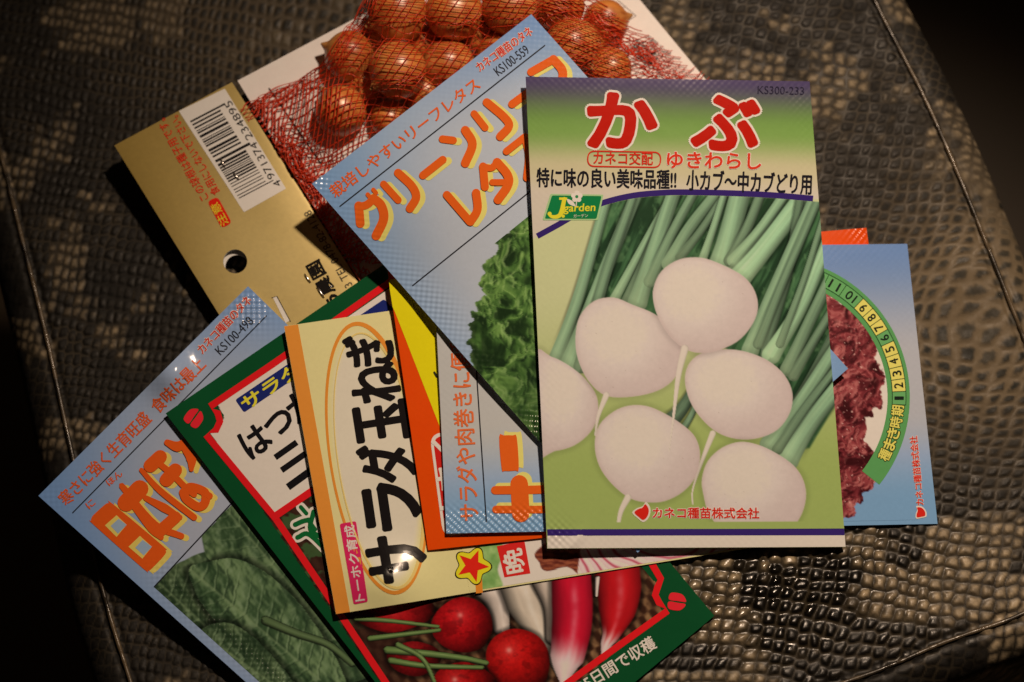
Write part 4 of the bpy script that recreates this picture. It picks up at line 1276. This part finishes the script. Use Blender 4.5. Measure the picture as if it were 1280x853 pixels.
def ball(c, X, Y, q, base, hi, hp=(-0.25, -0.2)):
    pl = smooth_closed(q, 5); m = clipbox(X, Y, pl, 8)
    if not m.any():
        return
    x = X[m]; y = Y[m]; d = sd_poly(x, y, pl); cx_, cy_ = pl.mean(0); r = np.ptp(pl, axis=0).mean() / 2
    u = (x - cx_) / r; v = (y - cy_) / r
    col = np.array(base) * (1.12 - 0.55 * np.hypot(u + .15, v + .2) ** 2)[..., None] * (0.86 + 0.28 * fbm(x / 3.0, y / 3.0, 3, 6))[..., None]
    col = mix(col, np.array(base) * .55, 0.5 * sst(.6, .75, fbm(x / 14 + 3, y / 9, 3, 17)))
    col = mix(col, hi, 0.6 * np.exp(-((u - hp[0]) ** 2 + (v - hp[1]) ** 2) / 0.008) + 0.14 * np.exp(-((u - hp[0]) ** 2 + (v - hp[1]) ** 2) / 0.12))
    cc = c[m] * (1 - 0.5 * sst(-7, 0, d))[..., None]
    c[m] = mix(cc, col, sst(-0.7, 0.7, d))


RPIC = [(345, 645), (412, 598), (525, 520), (545, 560), (800, 708), (822, 731), (820, 746), (832, 764), (700, 862), (560, 960)]


def radish_pic(X, Y, S, T):
    # wicker basket floor
    xr = (X * 0.82 - Y * 0.57); yr = (X * 0.57 + Y * 0.82)
    wv = np.sin(xr / 2.6 + np.where(np.sin(yr / 5.5) > 0, 0, math.pi)) * np.abs(np.sin(yr / 5.5)) ** .6
    wv = wv + 0.5 * (fbm(X / 4, Y / 4, 2, 19) - .5)
    c = mix((50, 26, 16), (132, 92, 58), sst(-0.7, 0.9, wv) * (0.4 + 0.8 * fbm(X / 9, Y / 9, 3, 5)))
    c = mix(c, (44, 22, 16), sst(560, 470, X) * .8)
    c = mix(c, (60, 84, 44), 0.8 * sst(0.45, 0.65, fbm(X / 12, Y / 9, 3, 14)) * sst(470, 400, X))
    ball(c, X, Y, zr([(230, 300), (300, 250), (420, 240), (470, 280), (430, 320), (330, 345)]), (150, 16, 18), (230, 170, 150))
    cyl(c, X, Y, zr([(600, 200), (640, 250), (655, 330)]), 40, 22, (186, 160, 140), (214, 190, 170), seed=4)
    cyl(c, X, Y, zr([(700, 190), (735, 290), (780, 380), (815, 470)]), [52, 50, 30, 9, 2], 0, (190, 164, 138), (216, 194, 170), -0.2, seed=2)
    cyl(c, X, Y, zr([(770, 190), (800, 270), (800, 360)]), 30, 18, (176, 150, 128), (206, 184, 160), seed=6)
    ball(c, X, Y, zr([(455, 320), (480, 275), (530, 245), (580, 250), (620, 285), (630, 335), (605, 385), (555, 402), (500, 390), (465, 360)]), (162, 14, 17), (222, 140, 122), (-0.05, -0.35))
    ball(c, X, Y, zr([(612, 420), (625, 370), (665, 340), (710, 335), (760, 355), (790, 400), (790, 460), (765, 510), (700, 530), (640, 500)]), (168, 16, 14), (224, 152, 132), (-0.3, -0.28))
    ball(c, X, Y, zr([(460, 500), (480, 450), (560, 430), (640, 480), (640, 560), (480, 560)]), (150, 14, 14), (220, 150, 130))
    ball(c, X, Y, zr([(330, 400), (400, 370), (470, 390), (480, 430), (420, 470), (350, 450)]), (120, 14, 16), (180, 100, 90))
    cyl(c, X, Y, zr([(985, 150), (990, 250), (972, 340), (955, 380), (945, 420)]), [60, 60, 48, 22, 3], 0, (166, 18, 22), (206, 96, 96), -0.1, ((212, 172, 158), 0.66, 0.88), 11)
    cyl(c, X, Y, zr([(855, 180), (858, 300), (848, 390), (838, 440), (832, 500)]), [52, 54, 52, 44, 4], 0, (176, 18, 36), (220, 128, 130), -0.12, ((216, 176, 164), 0.52, 0.82), 21)
    cyl(c, X, Y, zr([(930, 190), (927, 240)]), 6, 3, (206, 176, 160), (216, 190, 170), seed=31)
    for i, (p, w0) in enumerate((([(240, 305), (340, 312), (474, 328)], 7), ([(280, 362), (380, 350), (478, 338)], 8), ([(330, 395), (440, 405), (545, 418), (612, 432)], 11), ([(340, 425), (440, 440), (600, 445)], 9), ([(360, 380), (430, 420), (470, 500)], 8))):
        cyl(c, X, Y, zr(p), w0 * 0.9, w0 * 0.6, (92, 108, 56), (150, 156, 104), -0.2, seed=40 + i)
    return c


pk = radish.body('seed_packet', radish_bg, 5, 0.3, edge=(60, 110, 70))
tag(pk, 'dark green bordered radish seed packet with a picture of red radishes', 'seed packet', 'seed packets in the pile')
# inner panel: white head, picture below
def inside_pic(X, Y, S, T):
    c = radish_pic(X, Y, S, T)
    panel = sd_poly(X, Y, [(262, 543), (280, 523), (272, 505), (490, 358), (620, 470), (345, 645)])
    return mix(c, (206, 182, 164), sst(-0.5, 0.5, panel))


def clip_picture(sheet, parent, paint, poly_px, cell, layer):
    s, t = sheet.st(np.array([p[0] for p in poly_px], float), np.array([p[1] for p in poly_px], float))
    s0, s1, t0, t1 = max(0.005, s.min()), min(.995, s.max()), max(.005, t.min()), min(.995, t.max())
    nu = int(np.linalg.norm(sheet.c[1] - sheet.c[0]) * (s1 - s0) / cell) + 2; nv = int(np.linalg.norm(sheet.c[3] - sheet.c[0]) * (t1 - t0) / cell) + 2
    S, T = np.meshgrid(np.linspace(s0, s1, nu), np.linspace(t0, t1, nv)); X, Y = sheet.px(S, T)
    ok = (sd_poly(X, Y, poly_px) > -0.2).ravel() & (Y.ravel() < 930)
    f = grid_faces(nu, nv); f = f[ok[f].all(1)]
    used = np.zeros(X.size, bool); used[f.ravel()] = True; mp = np.cumsum(used) - 1
    puv, emb = sheet.attrs(X, Y)
    return make_mesh('printed_picture', sheet.lift(X, Y, layer).reshape(-1, 3)[used], mp[f], print_mat('printed_film'), parent, ink(paint(X, Y, S, T)).reshape(-1, 3)[used], puv[used], emb[used])


IN = [(262, 541), (277, 531), (279, 519), (271, 507), (490, 358), (800, 706), (822, 731), (818, 748), (830, 766), (565, 985)]
clip_picture(radish, pk, inside_pic, IN, 1.1, 6)
RL = (204, 24, 26)
sh = stroke([(570, 985), (412, 748), (345, 649), (258, 544), (270, 538), (275, 527), (272, 516), (263, 508), (340, 456), (432, 392), (490, 351)], 8.5, RL, 14, False)
sh += stroke([(343, 646), (400, 607), (470, 560)], 9, RL, 17, False)
sh += stroke([(812, 700), (826, 724), (822, 734), (819, 744), (824, 754), (834, 764), (760, 817), (690, 868), (565, 965)], 8.5, RL, 14, False)
radish.flat('red_frame', pk, sh)
def petals(c, a, r):
    out = []
    for sgn in (-1, 1):
        ca, sa = math.cos(a), math.sin(a)
        pts = [(-0.95, 0.12), (-0.9, 0.85), (-0.2, 1.0), (0.55, 0.85), (1.0, 0.15), (0.1, 0.1)]
        out += poly(smooth_closed([(c[0] + r * (x * ca - sgn * y * sa), c[1] + r * (x * sa + sgn * y * ca)) for x, y in pts], 4), (210, 34, 40), 14)
    return out
radish.flat('corner_emblem', pk, petals((243, 522), -0.95 + 1.57 * 0, 11))
radish.flat('corner_emblem', pk, petals((846.5, 752.5), 0.15, 11))
sh = poly(rrect([(294, 500), (480, 374), (494, 388), (305, 516)], 3), (28, 34, 84), 12) + text('サラダに', (309, 514.5), (402, 450), 18.5, (222, 186, 44), 0.03, 18)
radish.flat('salad_label', pk, sh)
sh = text('は', (315, 575), (343, 556), 35, (22, 18, 18), 0.03) + text('つ', (342, 549), (370, 530), 25, (22, 18, 18), 0.035) + text('か', (373, 531), (405, 509), 36, (22, 18, 18), 0.03)
MI = [([(346, 586), (356, 567)], 8), ([(354, 598), (369, 572)], 8), ([(362, 610), (384, 592)], 8.5)]
sh += stroke([(344, 572), (371, 553)], 7.5, (22, 18, 18), 16, False, False) + stroke([(352, 588), (382, 567)], 7.5, (22, 18, 18), 17, False, False) + stroke([(360, 609), (396, 583)], 9, (22, 18, 18), 18, False, False)
radish.flat('title_lettering', pk, sh)
GS = [([(369, 656), (378, 652), (386, 650)], 6), ([(392, 640), (388, 662), (402, 672)], 6), ([(372, 672), (386, 668), (410, 690)], 6), ([(383, 642), (376, 634)], 5), ([(385, 650), (394, 662)], 5)]
sh = []
for k, (p, wd) in enumerate(GS):
    sh += stroke(p, wd + 7, (206, 190, 160), 10 + .7 * k)
for k, (p, wd) in enumerate(GS):
    sh += stroke(p, wd, (18, 84, 38), 18 + .9 * k)
radish.flat('sprout_lettering', pk, sh)
radish.flat('harvest_lettering', pk, text('25日間で収穫', (728, 868), (822, 809.5), 18, (206, 196, 170), 0.02))

# ------------------------------------------------ spinach packet
spinach = Sheet([(48, 620), (310, 358), (740, 778), (488, 1015)], [3.2, 6.0, 0.6, 0.6], 0.5, seal=0.09,
                extra=lambda X, Y: 0.0042 * np.exp(-(((X - 212) / 27) ** 2 + ((Y - 466) / 30) ** 2)),
                emb=lambda S, T, X, Y, e: e + 3.2 * spot_at(X, Y, 313, 388, 24, 24) + 1.5 * np.exp(-((S - 0.09) / 0.06) ** 2) * sst(0.24, 0.32, T) + 0.5 * spot_at(X, Y, 65, 622, 18, 18))


def spinach_bg(X, Y, S, T):
    return bgblue(X, Y, S, T, (154, 148, 150), (106, 128, 158))


LV = [  # outline, vein start, vein end, tone
    ([(190, 735), (232, 700), (275, 690), (330, 720), (360, 790), (330, 870), (240, 830)], (200, 730), (340, 860), .8),
    ([(255, 640), (290, 625), (330, 640), (400, 720), (470, 830), (400, 850), (300, 760), (275, 712), (256, 690)], (285, 640), (420, 800), 1.0),
    ([(236, 712), (262, 702), (300, 700), (350, 730), (400, 790), (430, 860), (350, 850), (290, 800), (250, 750)], (238, 712), (400, 850), 1.05),
    ([(250, 790), (290, 780), (340, 820), (380, 880), (320, 880), (265, 830)], (255, 795), (370, 875), .85)]


def spinach_pic(X, Y, S, T):
    c = spinach_bg(X, Y, S, T)
    bgd = sd_poly(X, Y, smooth_closed([(188, 738), (225, 708), (262, 700), (282, 660), (272, 648), (290, 630), (330, 600), (480, 760), (600, 900), (480, 1015), (380, 930)], 3))
    base = mix((34, 44, 30), (58, 70, 46), fbm(X / 30, Y / 30, 3, 3))
    c = mix(c, base, sst(-.8, .8, bgd))
    for i, (q, v0, v1, tone) in enumerate(LV):
        pl = smooth_closed(q, 5); d = sd_poly(X + 3 * (fbm(X / 12, Y / 12, 2, 60 + i) - .5), Y, pl)
        dv, side, par = near_line(X, Y, [v0, v1])
        folds = fbm((X * .7 + Y * .7) / 26 + i * 5, (X * .7 - Y * .7) / 15, 3, 30 + i)
        wv = par * 210 + dv * 0.55 * np.sign(side + .1) * side + 10 * folds
        side_v = np.exp(-(((wv / 17) % 1 - 0.5) / 0.055) ** 2) * sst(60, 6, dv)
        q2 = fbm((X + 12 * folds) / 8, (Y - 12 * folds) / 8, 4, 230 + i)
        hgt = 16 * folds + 3.5 * q2 - 2.0 * side_v - 2.2 * np.exp(-(dv / 2.5) ** 2)
        gy, gx = np.gradient(hgt); sh = np.clip((-gx * .6 - gy * .8) * 0.9, -1, 1)
        col = mix((52, 68, 40), (94, 108, 68), sst(.28, .72, folds)) * tone
        col = mix(col, (128, 138, 98), np.clip(sh, 0, 1) * .6); col = mix(col, (30, 42, 26), np.clip(-sh, 0, 1) * .65)
        col = mix(col, (116, 126, 84), 0.55 * np.exp(-(dv / 1.7) ** 2) + side_v * 0.28)
        col = mix(col, (36, 48, 30), 0.5 * sst(9, 0, d) * (folds < .5))
        cc = c * (1 - 0.55 * (sst(-12, 0, d) * (d < 0) * sst(-2, 3, bgd)))[..., None]
        c = mix(cc, col, sst(-.9, .9, d))
    cyl(c, X, Y, [(332, 776), (370, 792), (410, 806), (440, 830)], 11, 8, (78, 90, 54), (96, 106, 70), -0.2, seed=3)
    return c


pk = spinach.body('seed_packet', spinach_bg, 5, 0.3)
tag(pk, 'pale blue spinach seed packet with an orange title and dark green leaves', 'seed packet', 'seed packets in the pile')
LP = [(192, 734), (288, 629), (345, 580), (500, 720), (640, 900), (450, 985)]
clip_picture(spinach, pk, spinach_pic, [(192.5, 734), (312, 606), (620, 870), (488, 1000)], 1.2, 6)


def zj(p):
    return [(100 + x / 4.49, 540 + y / 4.49) for x, y in p]


OS = (206, 76, 20); YO = (214, 172, 80)
sh = []
# 日 : a thick frame with two windows
def quadstrip(pts, wd, k):
    return stroke(zj(pts), wd, OS, 16 + 1.3 * k) 
NI = []
HON = [([(235, 300), (250, 322), (420, 520), (568, 585)], [6, 8, 9, 8]), ([(260, 398), (335, 320)], 22), ([(300, 420), (400, 545), (455, 592)], [6, 9, 7]), ([(370, 372), (470, 425), (560, 480)], [7, 11, 7]), ([(445, 560), (535, 480)], 15)]
HO = [([(345, 215), (450, 330), (640, 480)], [6, 8, 8]), ([(395, 190), (450, 140)], 17), ([(485, 270), (535, 215)], 17), ([(440, 175), (520, 240), (590, 310), (640, 350)], 8), ([(590, 330), (625, 310), (700, 340), (700, 400), (660, 420), (600, 380), (580, 340)], 11), ([(690, 335), (728, 360)], 8)]
U = [([(490, 60), (545, 82), (590, 60)], [8, 13, 10]), ([(590, 100), (625, 150), (625, 210)], [8, 13, 6])]
allst = [(zj(p), wd) for p, wd in NI + HON + HO + U]
NB = smooth_closed(zj([(66, 480), (80, 462), (140, 408), (162, 400), (185, 405), (465, 640), (480, 662), (476, 690), (400, 770), (380, 778), (355, 768), (75, 520), (62, 500)]), 3)
sh = poly(NB + (7, 2.5), YO, 5) + poly(NB, OS, 14)
for w0, w1 in (([(140, 525), (205, 468), (262, 522), (205, 590)], [(172, 528), (217, 488), (262, 522), (213, 572)]), ([(272, 645), (336, 584), (404, 645), (350, 712)], [(310, 650), (352, 606), (404, 645), (358, 694)])):
    sh += poly(zj(w0), YO, 17) + poly(zj(w1), (142, 150, 162), 20)
spinach.flat('title_lettering', pk, sh + strokes(allst, OS, YO, (6, 2.5), 24, 6))
spinach.flat('reading_lettering', pk, text('ほん', (137, 608), (154, 594), 8.5, OS, 0.02) + text('に', (112, 637), (120, 630), 9, OS, 0.02))
spinach.flat('slogan_lettering', pk, text('寒さに強く生育旺盛', (84, 634), (191, 526), 19, (198, 78, 34), 0.02) + text('食味は最上', (199, 518), (259, 458), 19, (198, 78, 34), 0.02))
spinach.flat('series_lettering', pk, text('カネコ種苗のタネ', (254, 443.5), (316, 377), 12.5, (184, 36, 26), 0.025, 20, ((206, 188, 172), 0.05)))
spinach.flat('code_lettering', pk, text('KS100-498', (276, 444.5), (318, 403), 11.5, (36, 32, 32), 0.004))
spinach.flat('ruled_line', pk, stroke([(91, 641), (333, 395)], 1.4, (34, 32, 32), 14, False) + stroke([(193, 733.5), (312, 605)], 1.6, (34, 32, 32), 14, False))
